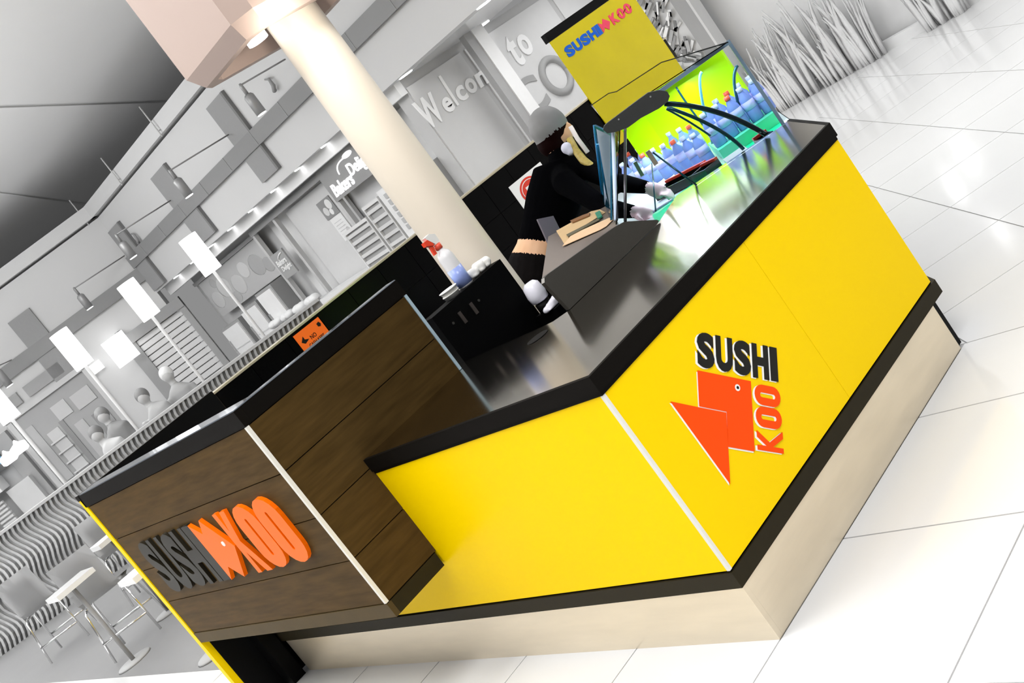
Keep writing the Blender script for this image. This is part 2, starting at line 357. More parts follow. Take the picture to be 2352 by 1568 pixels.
# ================================================================== WOOD BOOTH
BX0, BX1, BYF, BYB = -3.45, -1.369, -.297, .60
bo = empty('sign_booth', (-2.4, .1, 0), 'tall dark wood booth with sushi lettering on its plank front', 'booth')
zs = [.5467, .7565, .9605, 1.168, 1.381]
for i in range(4):
    box('plank', BX0+.035, BX1-.012, BYF, BYF+.02, zs[i]+.002, zs[i+1]-.002, WOOD, bo, bevel=.001)
    box('plank', BX1-.02, BX1, BYF+.012, BYB-.012, zs[i]+.002, zs[i+1]-.002, WOOD, bo, bevel=.001)
box('inner_lining', BX0+.03, BX1-.018, BYF+.018, BYF+.03, .50, 1.45, BLACK, bo)
box('inner_lining', BX1-.03, BX1-.018, BYF+.03, BYB-.003, .50, 1.45, BLACK, bo)
box('top_band', BX0+.01, BX1+.004, BYF-.004, BYF+.03, 1.383, 1.452, BLK, bo, bevel=.002)
box('top_band', BX1-.03, BX1+.004, BYF+.0305, BYB+.004, 1.383, 1.452, BLK, bo, bevel=.002)
SHELF = mat('polished steel shelf', (.55, .62, .72), .06, metal=1, noise=.2, nscale=5)
box('ledge_top', BX0+.03, BX1+.002, BYF, BYF+.11, 1.4525, 1.456, SHELF, bo)
box('ledge_top', BX1-.07, BX1+.002, BYF+.1105, BYB, 1.4525, 1.456, SHELF, bo)
box('bottom_band', BX0+.03, BX1+.003, BYF-.003, BYF+.02, .4831, .5445, mat('brown bottom band', (.075, .052, .022), .45, noise=.2, spec=.05), bo)
box('bottom_band', BX1-.02, BX1+.003, BYF+.0205, -.013, .4831, .5445, TRIM, bo)
box('underside', BX0+.03, BX1-.004, BYF+.02, -.0145, .484, .50, BLACK, bo)
box('corner_strip', BX1-.012, BX1+.003, BYF-.003, BYF+.012, .548, 1.381, WHT, bo)
box('rear_strip', BX1-.010, BX1+.003, BYB-.011, BYB+.003, 1.0015, 1.381, BLUES, bo)
box('end_panel', BX0-.02, BX0+.028, BYF-.004, BYB, 0, 1.427, YEL, bo, bevel=.002)
box('end_lining', BX0+.0285, BX0+.034, BYF+.032, BYB, 0, 1.45, BLACK, bo)
box('end_panel_cap', BX0-.02, BX0+.03, BYF-.006, BYB, 1.4275, 1.456, BLK, bo)
box('dark_recess', BX0+.035, -3.31, -.1, -.02, 0, .482, BLACK, bo)
# raised lettering on the plank front
yF = BYF; N_ = (0, -.018, 0)
word('SUSHI', (-3.19, yF, .808), (.755, 0, 0), (0, 0, .306), N_, METL, bo, [1, 1, 1, 1, .55], gap=.05, bold=.045)
fish = [(-2.432, 1.112), (-2.349, 1.053), (-2.288, 1.117), (-2.146, .957), (-2.283, .805), (-2.363, .872), (-2.432, .804)]
prism('fish_emblem', fish, 'y', yF-.02, yF, ORG, bo)
lathe('fish_eye', [(.012, 0), (.012, .004)], (0, 0, 0), WHV, bo, 16, fr=(Vector((-2.225, yF-.020, .982)), Vector((1, 0, 0)), Vector((0, 0, 1)), Vector((0, -1, 0))))
word('KOO', (-2.137, yF, .806), (.56, 0, 0), (0, 0, .312), N_, ORG, bo, [.78, 1, 1], gap=.05, bold=.05, slot=.10)
# ================================================================== BLACK TILED KIOSK WALL
kw = empty('tiled_partition', (-3.5, 2.6, 0), 'long black tiled kiosk wall with a thin beige cap', 'partition')
box('backing', -3.56, -3.452, BYB+.004, 5.55, 0, 1.43, GROUT, kw)
ty = [.62+i*.27 for i in range(18)]; tz = [0, .30, .60, .78, .985, 1.195, 1.428]
tile_me = {}
for i in range(17):
    for k in range(2, 6):
        key = k
        y0, y1, z0, z1 = ty[i], ty[i+1], tz[k], tz[k+1]
        if key not in tile_me:
            o = box('tile', -3.455, -3.444, .002-.135, .133, z0+.002, z1-.002, TILEB, None, bevel=.001); tile_me[key] = o.data; bpy.data.objects.remove(o)
        o = bpy.data.objects.new('tile', tile_me[key]); o.location = (0, (y0+y1)/2, 0); link(o, kw)
box('capping', -3.57, -3.44, BYB+.004, 5.55, 1.4305, 1.442, CAPM, kw)
box('rear_cladding', -3.575, -3.561, BYB+.01, 5.5, 0, 1.42, YEL, kw)
# notices on the wall
no = empty('orange_notice', (-3.43, 1.32, 1.3), 'small orange paper notice stuck on the black tiled wall', 'notice')
NP = mat('orange paper', (1.0, .16, 0), .6)
box('sheet', -3.4435, -3.441, 1.212, 1.424, 1.26, 1.412, NP, no)
text_on('lettering', 'NO', (-3.4405, 1.300, 1.330), (0, .045, 0), (0, 0, .026), (.0006, 0, 0), INK, no, .01)
text_on('lettering', 'CASH KEPT', (-3.4405, 1.262, 1.297), (0, .125, 0), (0, 0, .022), (.0006, 0, 0), INK, no, .01)
prism('doodle', [(1.232, 1.352), (1.262, 1.378), (1.262, 1.356), (1.288, 1.344), (1.25, 1.334)], 'x', -3.4408, -3.4402, INK, no)
prism('doodle', [(1.385, 1.385), (1.405, 1.390), (1.412, 1.372), (1.402, 1.360), (1.386, 1.366)], 'x', -3.4408, -3.4402, INK, no)
rp = empty('round_logo_poster', (-3.43, 3.4, 1.2), 'white poster with a big red disc on the black tiled wall', 'poster')
box('sheet', -3.4435, -3.441, 3.238, 3.62, 1.09, 1.297, WHV, rp)
RD = mat('red print', (.75, .045, .02), .5)
fd = (Vector((-3.4405, 3.405, 1.185)), Vector((0, 1, 0)), Vector((0, 0, 1)), Vector((1, 0, 0)))
arcp = [(.115*math.cos(a), .092*math.sin(a)) for a in [math.radians(-40+260*i/40) for i in range(41)]]
prism('red_disc', [(p[0], p[1]) for p in arcp], 'z', 0, .0008, RD, rp, fr=fd)
tube('white_arc', [fd[0]+fd[1]*(.094*math.cos(a))+fd[2]*(.074*math.sin(a))+fd[3]*.001 for a in [math.radians(-10+200*i/30) for i in range(31)]], .003, WHV, rp, 6)
box('print_line', .0 - .06, .07, -.018, .004, .0009, .0014, WHV, rp, fr=fd)
box('print_line', -.045, .05, .014, .036, .0009, .0014, WHV, rp, fr=fd)
# ================================================================== TALL YELLOW SIGN
ts = empty('yellow_sign', (-3.5, 4.94, 1.44), 'tall yellow illuminated sign panel with black header above the kiosk wall', 'sign')
YS = mat('yellow sign face', (.60, .49, .0), .25, noise=.12, nscale=3)
box('sign_face', -3.438, -3.43, 4.39, 5.49, 1.02, 1.935, YS, ts, bevel=.002)
box('header', -3.472, -3.428, 4.385, 5.495, 1.936, 2.005, BLACK, ts)
BLUEI = mat('blue print', (.0, .10, .55), .3); PNK = mat('pink red print', (.80, .06, .12), .4)
word('SUSHI', (-3.4295, 4.46, 1.757), (0, .48, 0), (0, 0, .085), (.003, 0, 0), BLUEI, ts, [1, 1, 1, 1, .5], gap=.06, bold=.06)
prism('fish_emblem', [(4.945, 1.842), (4.985, 1.815), (5.02, 1.85), (5.075, 1.800), (5.02, 1.752), (4.985, 1.785), (4.945, 1.757)], 'x', -3.4295, -3.426, PNK, ts)
word('KOO', (-3.4295, 5.09, 1.757), (0, .30, 0), (0, 0, .085), (.003, 0, 0), PNK, ts, [1, 1, 1], gap=.06, bold=.05, slot=.22)
# ================================================================== COLUMN
CX, CY = -1.716, 1.247
co = empty('round_column', (CX, CY, 0), 'round cream column rising through the kiosk to a lamp head', 'column')
lathe('shaft', [(.140, 0), (.138, .9), (.134, 1.3), (.1295, 1.9), (.1235, 2.55), (.122, 5.6)], (CX, CY, 0), CREAM, co, 48)
cap = empty('x', (0, 0, 0), '', ''); bpy.data.objects.remove(cap)
bm = bmesh.new()
def capring(hx, hy, z, ch=.08): return [bm.verts.new((CX-.03+x, CY-.06+y, z)) for x, y in ((-hx, -hy+ch), (-hx+ch, -hy), (hx-ch, -hy), (hx, -hy+ch), (hx, hy-ch), (hx-ch, hy), (-hx+ch, hy), (-hx, hy-ch))]
R_ = [capring(.34, .40, 5.6), capring(.34, .40, 2.66), capring(.30, .36, 2.585, .07), capring(.25, .31, 2.585, .06), capring(.22, .28, 2.74, .05)]
for a, b in zip(R_, R_[1:]):
    for j in range(8): bm.faces.new([a[j], a[(j+1) % 8], b[(j+1) % 8], b[j]])
bm.faces.new(R_[-1]); bm.faces.new(R_[0][::-1])
finish('lamp_head', bm, PINK, co)
lathe('lamp_lens', [(.05, 0), (.05, .03)], (CX-.02, CY-.215, 2.60), LENS, co, 20)
box('lamp_bracket', CX-.09, CX+.02, CY-.28, CY-.17, 2.63, 2.735, BLACK, co)
box('lamp_collar', CX-.16, CX+.16, CY-.16, CY+.16, 2.70, 2.76, PINK, co, bevel=.02)
l = bpy.data.lights.new('column_head_lamp', 'POINT'); l.energy = 7; l.shadow_soft_size = .06; l.color = (1, .93, .82)
lo = bpy.data.objects.new('column_head_lamp', l); lo.location = (CX+.36, CY-.30, 2.5); COL.objects.link(lo)
# ================================================================== BLACK APPLIANCE AND WHAT STANDS ON IT
AX = -1.45
APT = up(1148, 594, 'x', AX); AZ = APT.z-.001
ap = empty('black_appliance', (AX-.15, 1.0, 0), 'black box appliance with small dials standing before the column', 'appliance')
box('body', AX-.10, AX, .69, APT.y, .0, AZ, mat('matt black casing', (.001, .001, .0012), .6, spec=.08), ap, bevel=.002)
def on_app(px, py): return up(px, py, 'x', AX)
for px, py in ((1041, 742), (1099.5, 690)):
    P = on_app(px, py); lathe('screw', [(.006, 0), (.006, .003)], (0, 0, 0), mat('dull screw', (.10, .10, .09), .4, metal=.8), ap, 12, fr=(P, Vector((0, 1, 0)), Vector((0, 0, 1)), Vector((1, 0, 0))))
for px, py in ((1062, 729), (1088, 708)):
    P = on_app(px, py)
    box('vent_lever', 0, .004, -.009, .009, -.028, .028, mat('lever steel', (.16, .14, .13), .3, metal=.8), ap, fr=(P, Vector((1, 0, 0)), Vector((0, 1, 0)), Vector((0, 0, 1))), bevel=.0015)
ZA = AZ+.0005
sp = empty('spray_bottle', (AX-.05, .93, ZA), 'white spray bottle with blue liquid and red trigger head', 'spray bottle')
P = up(1068, 650, 'x', AX-.05); by = P.y
lathe('bottle', [(.034, 0), (.036, .01), (.036, .15), (.03, .175), (.014, .19), (.014, .20)], (AX-.05, by, ZA), mat('frosted white plastic', (.80, .79, .80), .3), sp)
lathe('liquid_band', [(.0365, 0), (.0365, .088)], (AX-.05, by, ZA+.008), mat('blue cleaning liquid', (.28, .36, .72), .25), sp)
lathe('collar', [(.017, 0), (.017, .025)], (AX-.05, by, ZA+.198), CAPR, sp)
RT = mat('red trigger plastic', (.80, .06, .02), .35)
prism('trigger', [(by-.045, ZA+.19), (by-.03, ZA+.19), (by-.022, ZA+.235), (by-.04, ZA+.245)], 'x', AX-.056, AX-.044, RT, sp)
prism('nozzle', [(by-.058, ZA+.243), (by-.02, ZA+.225), (by-.02, ZA+.262), (by-.058, ZA+.262)], 'x', AX-.062, AX-.038, RT, sp, bevel=.003)
prism('head_shell', [(by-.035, ZA+.263), (by-.012, ZA+.226), (by+.016, ZA+.226), (by+.018, ZA+.262), (by-.01, ZA+.278), (by-.04, ZA+.275)], 'x', AX-.063, AX-.037, WHITE, sp, bevel=.004)
for i, (py_, r, h) in enumerate(((by-.095, .04, .022), (by-.095, .043, .02))):
    o = lathe('food_tub', [(r*.85, 0), (r, h*.8), (r*1.05, h*.85), (r*1.05, h)], (AX-.05, py_, ZA+i*.0225), WHITE)
    tag(o, ('lower' if i == 0 else 'upper') + ' flat white tub of the stack left of the spray bottle', 'tub', 'white tubs on the appliance')
for i, (dy, h) in enumerate(((.07, .042), (.115, .05), (.155, .046))):
    def bld(bm, dy=dy, h=h):
        for k in range(3): add_ball(bm, (AX-.05+.01*(k-1), by+dy+.008*(k-1), ZA+h*.5+.004), (.022, .018, h*.5))
        add_ball(bm, (AX-.05, by+dy, ZA+.011), (.03, .022, .011))
    o = fuse('wiping_cloth', bld, .005, WHITE); tag(o, ('crumpled white cloth next to the spray bottle', 'middle of the crumpled white cloths on the black appliance', 'crumpled white cloth at the right end of the appliance')[i], 'cloth', 'cloths on the appliance')
# ================================================================== DISPLAY CASE
aA = math.radians(42)
CD = Vector((math.cos(aA), math.sin(aA), 0)); CN = Vector((-math.sin(aA), math.cos(aA), 0)); CO = Vector((-.46, 2.03, 0)); ZV = Vector((0, 0, 1))
FRC = (CO, CD, CN, ZV)
def onA(px, py, n=0.0):
    o = CO+CN*n; d = ray(px, py); return CAMP + d*((CN.dot(o-CAMP))/CN.dot(d))
def sz(px, py, n=0.0):
    P = onA(px, py, n); return ((P-CO-CN*n).dot(CD), P.z)
def loc(s, n, z): return CO+CD*s+CN*n+ZV*z
dc = empty('sushi_display_case', loc(-.3, .6, 0), 'glass sushi display case with lime green back and black end cap', 'display case')
prism('case_base', [(-.90, .02), (.08, .02), (.14, 1.0), (-.80, 1.95), (-1.0, 1.95)], 'z', 0, .925, BLACK, dc, fr=FRC)
prism('end_panel', [(.745, 1.0015), (.722, 1.142), (.735, 1.156), (.76, 1.157), (1.19, 1.114), (1.25, 1.103), (1.41, 1.016), (1.418, 1.006), (1.40, 1.0015)], 'x', -.785, -.765, DSTEEL, dc, bevel=.002)
bm = bmesh.new()
T_ = [(-.786, .735, 1.152), (-.786, 1.22, 1.108), (-1.29, 1.76, 1.108), (-1.50, 1.53, 1.152)]
tv = [bm.verts.new(p) for p in T_]; bv = [bm.verts.new((p[0], p[1], 1.06)) for p in T_]
bm.faces.new(tv); bm.faces.new(bv[::-1])
for i in range(4): bm.faces.new([tv[i], tv[(i+1) % 4], bv[(i+1) % 4], bv[i]])
finish('work_ledge', bm, LSTEEL, dc, bevel=.003)
capts = [(840, 1290), (828, 1330), (870, 1366), (960, 1352), (1080, 1308), (1140, 1265), (1210, 1212), (1400, 1112), (1490, 1042), (1510, 985), (1482, 938), (1400, 925), (1290, 950), (1180, 1030), (880, 1255)]
cp = prism('end_cap', [sz(1200+a/4.48, b/4.48, -.01) for a, b in capts], 'y', -.045, -.005, CAPB, dc, fr=FRC, bevel=.006)
for px, py in ((1421, 274), (1494, 222)):
    s_, z_ = sz(px, py, -.045); lathe('cap_screw', [(.004, 0), (.004, .002)], (0, 0, 0), CHROME, cp, 10, fr=(loc(s_, -.045, z_), CD, ZV, -CN))
# rear leaning glass with its post, end pane, top pane
bm = bmesh.new(); g1, g2 = Vector((-.80, 1.235, 1.11)), Vector((-1.285, 1.755, 1.11)); h1, h2 = loc(-.56, .03, 1.385), loc(-.58, .75, 1.37)
o_ = Vector((.004, .004, 0)); q8 = [bm.verts.new(p) for p in (g1, g2, h2, h1, g1+o_, g2+o_, h2+o_, h1+o_)]
for f in ((0, 1, 2, 3), (7, 6, 5, 4), (0, 4, 5, 1), (1, 5, 6, 2), (2, 6, 7, 3), (3, 7, 4, 0)): bm.faces.new([q8[i] for i in f])
finish('rear_glass', bm, GLASS, dc)
tube('glass_post', [up(1436, 508, 'x', -.80), onA(1436, 290, .01)], .0065, mat('dark steel post', (.07, .07, .08), .25, metal=.8), dc, 10)
tube('glass_post', [up(1415, 505, 'x', -.82), onA(1408, 300, .02)], .009, mat('frosted glass edge', (.55, .66, .85), .2), dc, 8)
bm = bmesh.new(); gq = [up(1384, 456, 'z', 1.113), up(1402, 508, 'z', 1.113), onA(1402, 306, .10), onA(1364, 288, .42)]
gq = [bm.verts.new(p) for p in gq]+[bm.verts.new(p+Vector((.008, .004, 0))) for p in gq]
for f in ((0, 1, 2, 3), (7, 6, 5, 4), (0, 4, 5, 1), (1, 5, 6, 2), (2, 6, 7, 3), (3, 7, 4, 0)): bm.faces.new([gq[i] for i in f])
finish('blue_glass', bm, mat('dark blue glass', (.04, .30, .52), .05, trans=.85, ior=1.15), dc)
tube('glass_post', [up(1384, 456, 'z', 1.113), onA(1364, 288, .42)], .005, mat('blue glass edge', (.01, .16, .36), .2), dc, 8)
tube('glass_post', [up(1391, 470, 'z', 1.113), onA(1381, 298, .35)], .004, mat('frosted glass edge', (.55, .66, .85), .2), dc, 8)
box('end_glass', -.44, .006, 0, .004, 1.0015, 1.408, GLASS, dc, fr=FRC)
box('top_rail', -.43, .02, -.006, .006, 1.409, 1.426, RAIL, dc, fr=FRC)
box('side_rail', .006, .020, -.006, .006, 1.0015, 1.408, RAIL, dc, fr=FRC)
tp = [up(px, py, 'z', 1.428) for px, py in ((1357, 242), (1398, 214), (1416, 210), (1519, 143), (1672, 97), (1470, 228), (1398, 290))]
prism('top_glass', [(p.x, p.y) for p in tp], 'z', 1.427, 1.431, GLASS, dc)
tube('glass_rim', [up(px, py, 'z', 1.432) for px, py in ((1357, 242), (1398, 214), (1416, 210), (1519, 143), (1672, 97))], .0022, BLACK, dc, 6)
def case_tube(n, pts, r, m=TEAL): tube('strut_and_reflection', arc3(*[onA(px, py, n) for px, py in pts]), r, m, dc, 10)
case_tube(.015, ((1526, 238), (1645, 257), (1757, 308)), .0115)
case_tube(.18, ((1532, 246), (1640, 292), (1708, 343)), .0085)
case_tube(.60, ((1612, 165), (1610, 215), (1637, 330)), .007, mat('steel blue tube', (.08, .30, .42), .2, metal=.3))  # reflection of the struts in the glass, modelled as a tube
case_tube(.62, ((1694, 150), (1690, 215), (1733, 330)), .008)  # another mirrored image in the glass, built as a solid tube
case_tube(.70, ((1553, 200), (1590, 255), (1640, 318)), .005)  # thin diagonal reflection, likewise given the shape of a tube
case_tube(.30, ((1530, 250), (1580, 278), (1632, 312)), .005)
tube('support_rod', [onA(1500, 350, .12), onA(1601, 426, .02)], .0045, TEAL, dc, 8)
tube('support_rod', [up(1506, 485, 'z', .99), up(1497, 375, 'z', 1.14)], .0035, TEAL, dc, 8)
def paddle(px0, py0, px1, py1, n, wd, nm, lb):
    a, b = onA(px0, py0, n), onA(px1, py1, n); d = (b-a); L_ = d.length; u_ = d.normalized(); v_ = u_.cross(CN).normalized()
    o = box(nm, 0, L_, -wd/2, wd/2, 0, .012, mat('beige wooden paddle', (.40, .36, .27), .5), None, bevel=.005, fr=(a, u_, v_, CN), seg=2); tag(o, lb, 'sign holder')
paddle(1487, 347, 1508, 378, .115, .022, 'price_paddle', 'small beige oval paddle on a thin rod in the case')
paddle(1458, 372, 1476, 404, .45, .018, 'price_paddle', 'flat beige paddle standing among the bottles')
# floor of the case
FL = mat('white case floor', (.70, .80, .86), .3)
prism('case_floor', [(-.90, .012), (.07, .012), (.13, 1.0), (-.80, 1.92), (-1.0, 1.92)], 'z', .9255, .94, FL, dc, fr=FRC)
lp0, lp1 = loc(.115, 1.0, 0), loc(-.86, 1.88, 0); ld = (lp1-lp0).normalized(); ln = ld.cross(ZV)
def onL(px, py):
    d = ray(px, py); P = CAMP+d*(ln.dot(lp0-CAMP)/ln.dot(d)); return ((P-lp0).dot(ld), P.z)
tr, tl = onL(1652, 113), onL(1440, 250)
prism('lime_panel', [(tr[0], .9405), (tl[0]+.12, .9405), (tl[0]+.12, tl[1]-.01), tl, tr], 'y', 0, .02, LIME, dc, fr=(lp0, ld, ln, ZV))
area('case_tube_light', loc(-.34, .55, 1.36), .7, 6, (0, 0, aA), (.78, .90, 1), .18)
area('case_tube_light', loc(-.40, 1.15, 1.30), .5, 6, (0, 0, aA), (.85, .95, 1), .15)
for s0, s1, n0, n1, lb in ((-.66, -.26, .03, .48, 'bright green plastic leaf mat at the front of the case'), (-.13, .06, .03, .85, 'green leaf mat under the right bottles')):
    g = box('leaf_mat', s0, s1, n0, n1, .9405, .944, GRASS, None, fr=FRC); tag(g, lb, 'leaf mat')
g = box('white_slab', -.25, -.14, .06, .45, .9405, .962, mat('white board', (.82, .82, .92), .3), None, fr=FRC, bevel=.003); tag(g, 'white slab between the two green mats', 'board')
g = box('riser_shelf', -.24, .075, .50, .95, .9445, 1.0, mat('mint riser', (.10, .70, .42), .35), None, fr=FRC); tag(g, 'low mint green riser under the right group of bottles', 'riser')
# bottles
def bottle(capm, label):
    r = empty('water_bottle', (0, 0, 0), label, 'bottle', 'small bottles in the display case')
    lathe('body', [(.026, 0), (.029, .006), (.029, .05), (.0275, .055), (.029, .06), (.029, .09), (.026, .108), (.012, .128), (.011, .136)], (0, 0, 0), BOT, r, 14)
    lathe('label_band', [(.0295, 0), (.0295, .036)], (0, 0, .055), LABL, r, 14)
    lathe('cap', [(.0135, 0), (.0135, .018)], (0, 0, .136), capm, r, 12); return r
bW = bottle(CAPW, 'small clear bottle with a pale cap'); bR = bottle(CAPR, 'small clear bottle with a red cap'); first = {id(bW): True, id(bR): True}
LFT = [(1462, 428), (1486, 418), (1510, 408), (1534, 398), (1558, 389), (1582, 381), (1606, 374), (1630, 369)]; LFB = [(1474, 402), (1498, 391), (1522, 380), (1546, 369), (1570, 358), (1594, 350), (1617, 345)]
RGT = [(1650, 305)]*5; RGB = [(1646, 280)]*5
ORD = ['leftmost', 'second from the left', 'third from the left', 'fourth from the left', 'fifth from the left', 'sixth from the left', 'seventh from the left', 'rightmost']
for pts, z, rowname in ((LFT, .9405, 'front row, left bottle group'), (LFB, .9405, 'back row, left bottle group'), (RGT, 1.0005, 'front row, right bottle group'), (RGB, 1.0005, 'back row, right bottle group')):
    for i, (px, py) in enumerate(pts):
        P = up(px, py, 'z', z+.02); src = bR if (i+len(pts)) % 3 == 1 else bW
        rel = (P-CO).dot(CN)
        if z > .99: P = loc(-.205+.068*i if pts is RGT else -.17+.064*i, .60 if pts is RGT else .80, z)
        nm = ORD[-1] if i == len(pts)-1 else ORD[i]
        lb = ('red' if src is bR else 'pale') + ' capped bottle, ' + nm + ', ' + rowname
        if first.get(id(src)): src.location = (P.x, P.y, z); src['label'] = lb; src.scale = (1.12, 1.12, 1.15); first[id(src)] = False
        else: copy_tree(src, (P.x, P.y, z), None, lb)
# lacquer trays
def tray(px0, py0, px1, py1, z, wd, lb):
    a, b = up(px0, py0, 'z', z), up(px1, py1, 'z', z); d = (b-a); L_ = d.length; u_ = d.normalized(); v_ = ZV.cross(u_)
    fr = (Vector((a.x, a.y, .945)), u_, v_, ZV); t = empty('sushi_tray', (a+b)/2, lb, 'tray', 'lacquer trays in the case'); h = z-.945
    box('base', 0, L_, 0, wd, 0, .006, TRAYK, t, fr=fr)
    for x0, x1, y0, y1 in ((0, L_, 0, .008), (0, L_, wd-.008, wd), (0, .008, .008, wd-.008), (L_-.008, L_, .008, wd-.008)): box('rim', x0, x1, y0, y1, .006, h, TRAYK, t, fr=fr)
    box('red_lip', 0, L_, wd-.02, wd, h, h+.012, TRAYR, t, fr=fr)
tray(1500, 447, 1588, 403, .985, .13, 'black tray with a long red rim in front of the bottles')
tray(1585, 405, 1618, 390, .985, .10, 'smaller black tray with red rim right of the long tray')
tray(1745, 322, 1775, 300, .985, .10, 'dark red tray at the right end of the case')
# papers and tools on the steel ledge
def zl(x, y): return 1.1545-.0442*max(0, min(1, ((y-.735)*.72+(x+.786)*.69)/.36))*1.0
def sheet(pts, name, m, lb, cat, dz, th=.0015):
    P = [up(px, py, 'z', 1.135+dz) for px, py in pts]
    bm = bmesh.new(); A = [bm.verts.new((p.x, p.y, 1.155+dz-(.047*max(0, (p.y-.735-(-.786-p.x)*1.08)/.485)))) for p in P]; B = [bm.verts.new(v.co+Vector((0, 0, th))) for v in A]
    bm.faces.new(A); bm.faces.new(B[::-1])
    for i in range(len(P)): bm.faces.new([A[i], A[(i+1) % len(P)], B[(i+1) % len(P)], B[i]])
    o = finish(name, bm, m); return tag(o, lb, cat)
sheet(((1281, 535), (1354, 480), (1372, 473), (1384, 478), (1310, 540), (1300, 566)), 'paper_sheet', PAPER, 'creased kraft paper sheet on the steel ledge', 'paper', .001)
sheet(((1294, 569), (1313, 540), (1396, 487), (1399, 494), (1386, 510), (1373, 520)), 'paper_envelope', mat('tan paper', (.62, .42, .25), .7), 'tan paper envelope at the front of the steel ledge', 'envelope', .003)
sheet(((1302, 541), (1369, 494), (1372, 497), (1306, 545)), 'knife', mat('dark knife blade', (.10, .09, .05), .4), 'thin dark knife lying across the papers', 'knife', .006, .002)
sheet(((1363, 484), (1373, 477), (1378, 489), (1369, 496)), 'knife_handle_wrap', mat('green wrap', (.02, .20, .12), .5), 'small green packet beside the knife', 'packet', .006, .006)
sheet(((1311, 509), (1338, 492), (1352, 485), (1351, 491), (1316, 512)), 'wooden_stick', mat('brown stick', (.20, .09, .03), .5), 'brown wooden stick at the back of the ledge', 'stick', .004, .006)
# cabinet, bowl and cloth beside the column
P = up(1246, 694, 'x', -1.375)
cb = box('under_cabinet', -1.425, -1.28, P.y-.04, 1.62, 0, .93, mat('matt black casing', (.001, .001, .0012), .6, spec=.08), None, bevel=.003); tag(cb, 'black cabinet inside the kiosk beside the column', 'cabinet')
bw = lathe('white_bowl', [(.026, 0), (.042, .008), (.046, .04), (.040, .085), (.024, .10)], (-1.375, P.y, .9755), LAV, None, 24); tag(bw, 'white upturned bowl beside the column', 'bowl')
st = lathe('bowl_stand', [(.036, 0), (.036, .044)], (-1.375, P.y, .9305), BLACK, None, 24); tag(st, 'black round stand under the white bowl', 'stand')
P2 = up(1262, 706, 'x', -1.33)
def cl(bm):
    for i in range(4): add_ball(bm, (-1.33+.006*i, P2.y+.02*i-.02, P2.z+.006*i), (.02, .018, .016))
    add_box(bm, -1.355, -1.30, P2.y-.03, P2.y+.05, .9305, P2.z)
o = fuse('folded_cloth', cl, .006, LAV); tag(o, 'white folded cloth beside the bowl', 'cloth')
sc_ = prism('scale_panel', [(1.74, .99), (1.86, .99), (1.90, 1.17), (1.80, 1.21)], 'x', -1.80, -1.79, mat('grey purple board', (.11, .09, .11), .6)); tag(sc_, 'dark grey board leaning behind the steel ledge', 'board')
# ================================================================== PERSON BEHIND THE COUNTER
W0 = 5.97
def J(px, py, wd=W0): return upw(px, py, wd)
pe = empty('person', (J(1232, 640).x, J(1232, 640).y, 0), 'person in black top and dark jeans leaning over the display case', 'person')
pel, wai, che, ucz, nk, hd = J(1222, 640), J(1240, 572), J(1272, 462), J(1290, 395), J(1278, 345), J(1270, 296)
lft = Vector((-.606, -.796, 0)).normalized()
shR, elR, wrR = J(1338, 382, 5.90), J(1412, 418, 5.62), J(1484, 430, 5.42)
shL, elL, wrL = J(1300, 420, 5.78), J(1392, 478, 5.55), J(1455, 486, 5.40)
def hand(bm, wr, tip, n_up, flip=1):
    d = (tip-wr); L_ = d.length; u_ = d.normalized(); s_ = u_.cross(n_up).normalized(); k = s_.cross(u_)
    pm = wr+u_*.045
    add_tube(bm, [wr-u_*.03, wr, wr+u_*.03, wr+u_*.075, wr+u_*.095], [(.026, .02), (.027, .019), (.036, .016), (.040, .014), (.036, .012)], 10)
    for i in range(4):
        b = wr+u_*.085+s_*(.027-.018*i); L2 = (.062, .072, .068, .052)[i]
        add_tube(bm, [b, b+u_*L2*.45+k*.004, b+u_*L2*.8-k*.010, b+u_*L2-k*.022], [.0088, .0086, .008, .0068], 8)
    b = wr+u_*.03+s_*.028*flip; add_tube(bm, [b, b+u_*.03+s_*.02*flip, b+u_*.055+s_*.024*flip-k*.012], [.0115, .010, .008], 8)
def person_body(bm):
    for sgn in (-1, 1):
        hp = pel+lft*(.085*sgn)-ZV*.02; kn = Vector((hp.x+.02, hp.y, hp.z*.52)); an = Vector((hp.x-.02, hp.y, .09))
        add_tube(bm, [hp+ZV*.04, hp, hp-ZV*.2, kn, kn-ZV*.12, an, an-ZV*.05], [.09, .095, .085, .06, .058, .04, .042], 14)
        add_tube(bm, [an-ZV*.045-Vector((-.05, .05, 0)), an-ZV*.05+Vector((-.01, .01, 0)), an-ZV*.062+Vector((.09, -.08, 0))], [.035, .04, .03], 10)
    add_tube(bm, [pel-ZV*.08, pel, (pel+wai)/2, wai, (wai+che)/2, che, ucz, (ucz+nk)/2], [(.13, .11), (.155, .125), (.145, .115), (.125, .10), (.135, .105), (.15, .115), (.15, .11), (.08, .07)], 20)
    add_tube(bm, [ucz, nk, hd], [.06, .05, .05], 14)
    add_ball(bm, hd, (.086, .086, .115)); add_ball(bm, hd+Vector((.03, .02, -.055)), (.06, .06, .055))
    fw = Vector((.72, .30, -.25)).normalized(); add_ball(bm, hd+fw*.088+ZV*-.01, (.014, .014, .02))
    for a, b, c_ in ((shR, elR, wrR), (shL, elL, wrL)):
        add_tube(bm, [ucz, a, a+(b-a)*.3, b, b+(c_-b)*.3, c_], [.07, .068, .058, .046, .046, .032], 14)
    hand(bm, wrR, J(1545, 448, 5.36), ZV, -1); hand(bm, wrL, J(1500, 498, 5.36), ZV, 1)
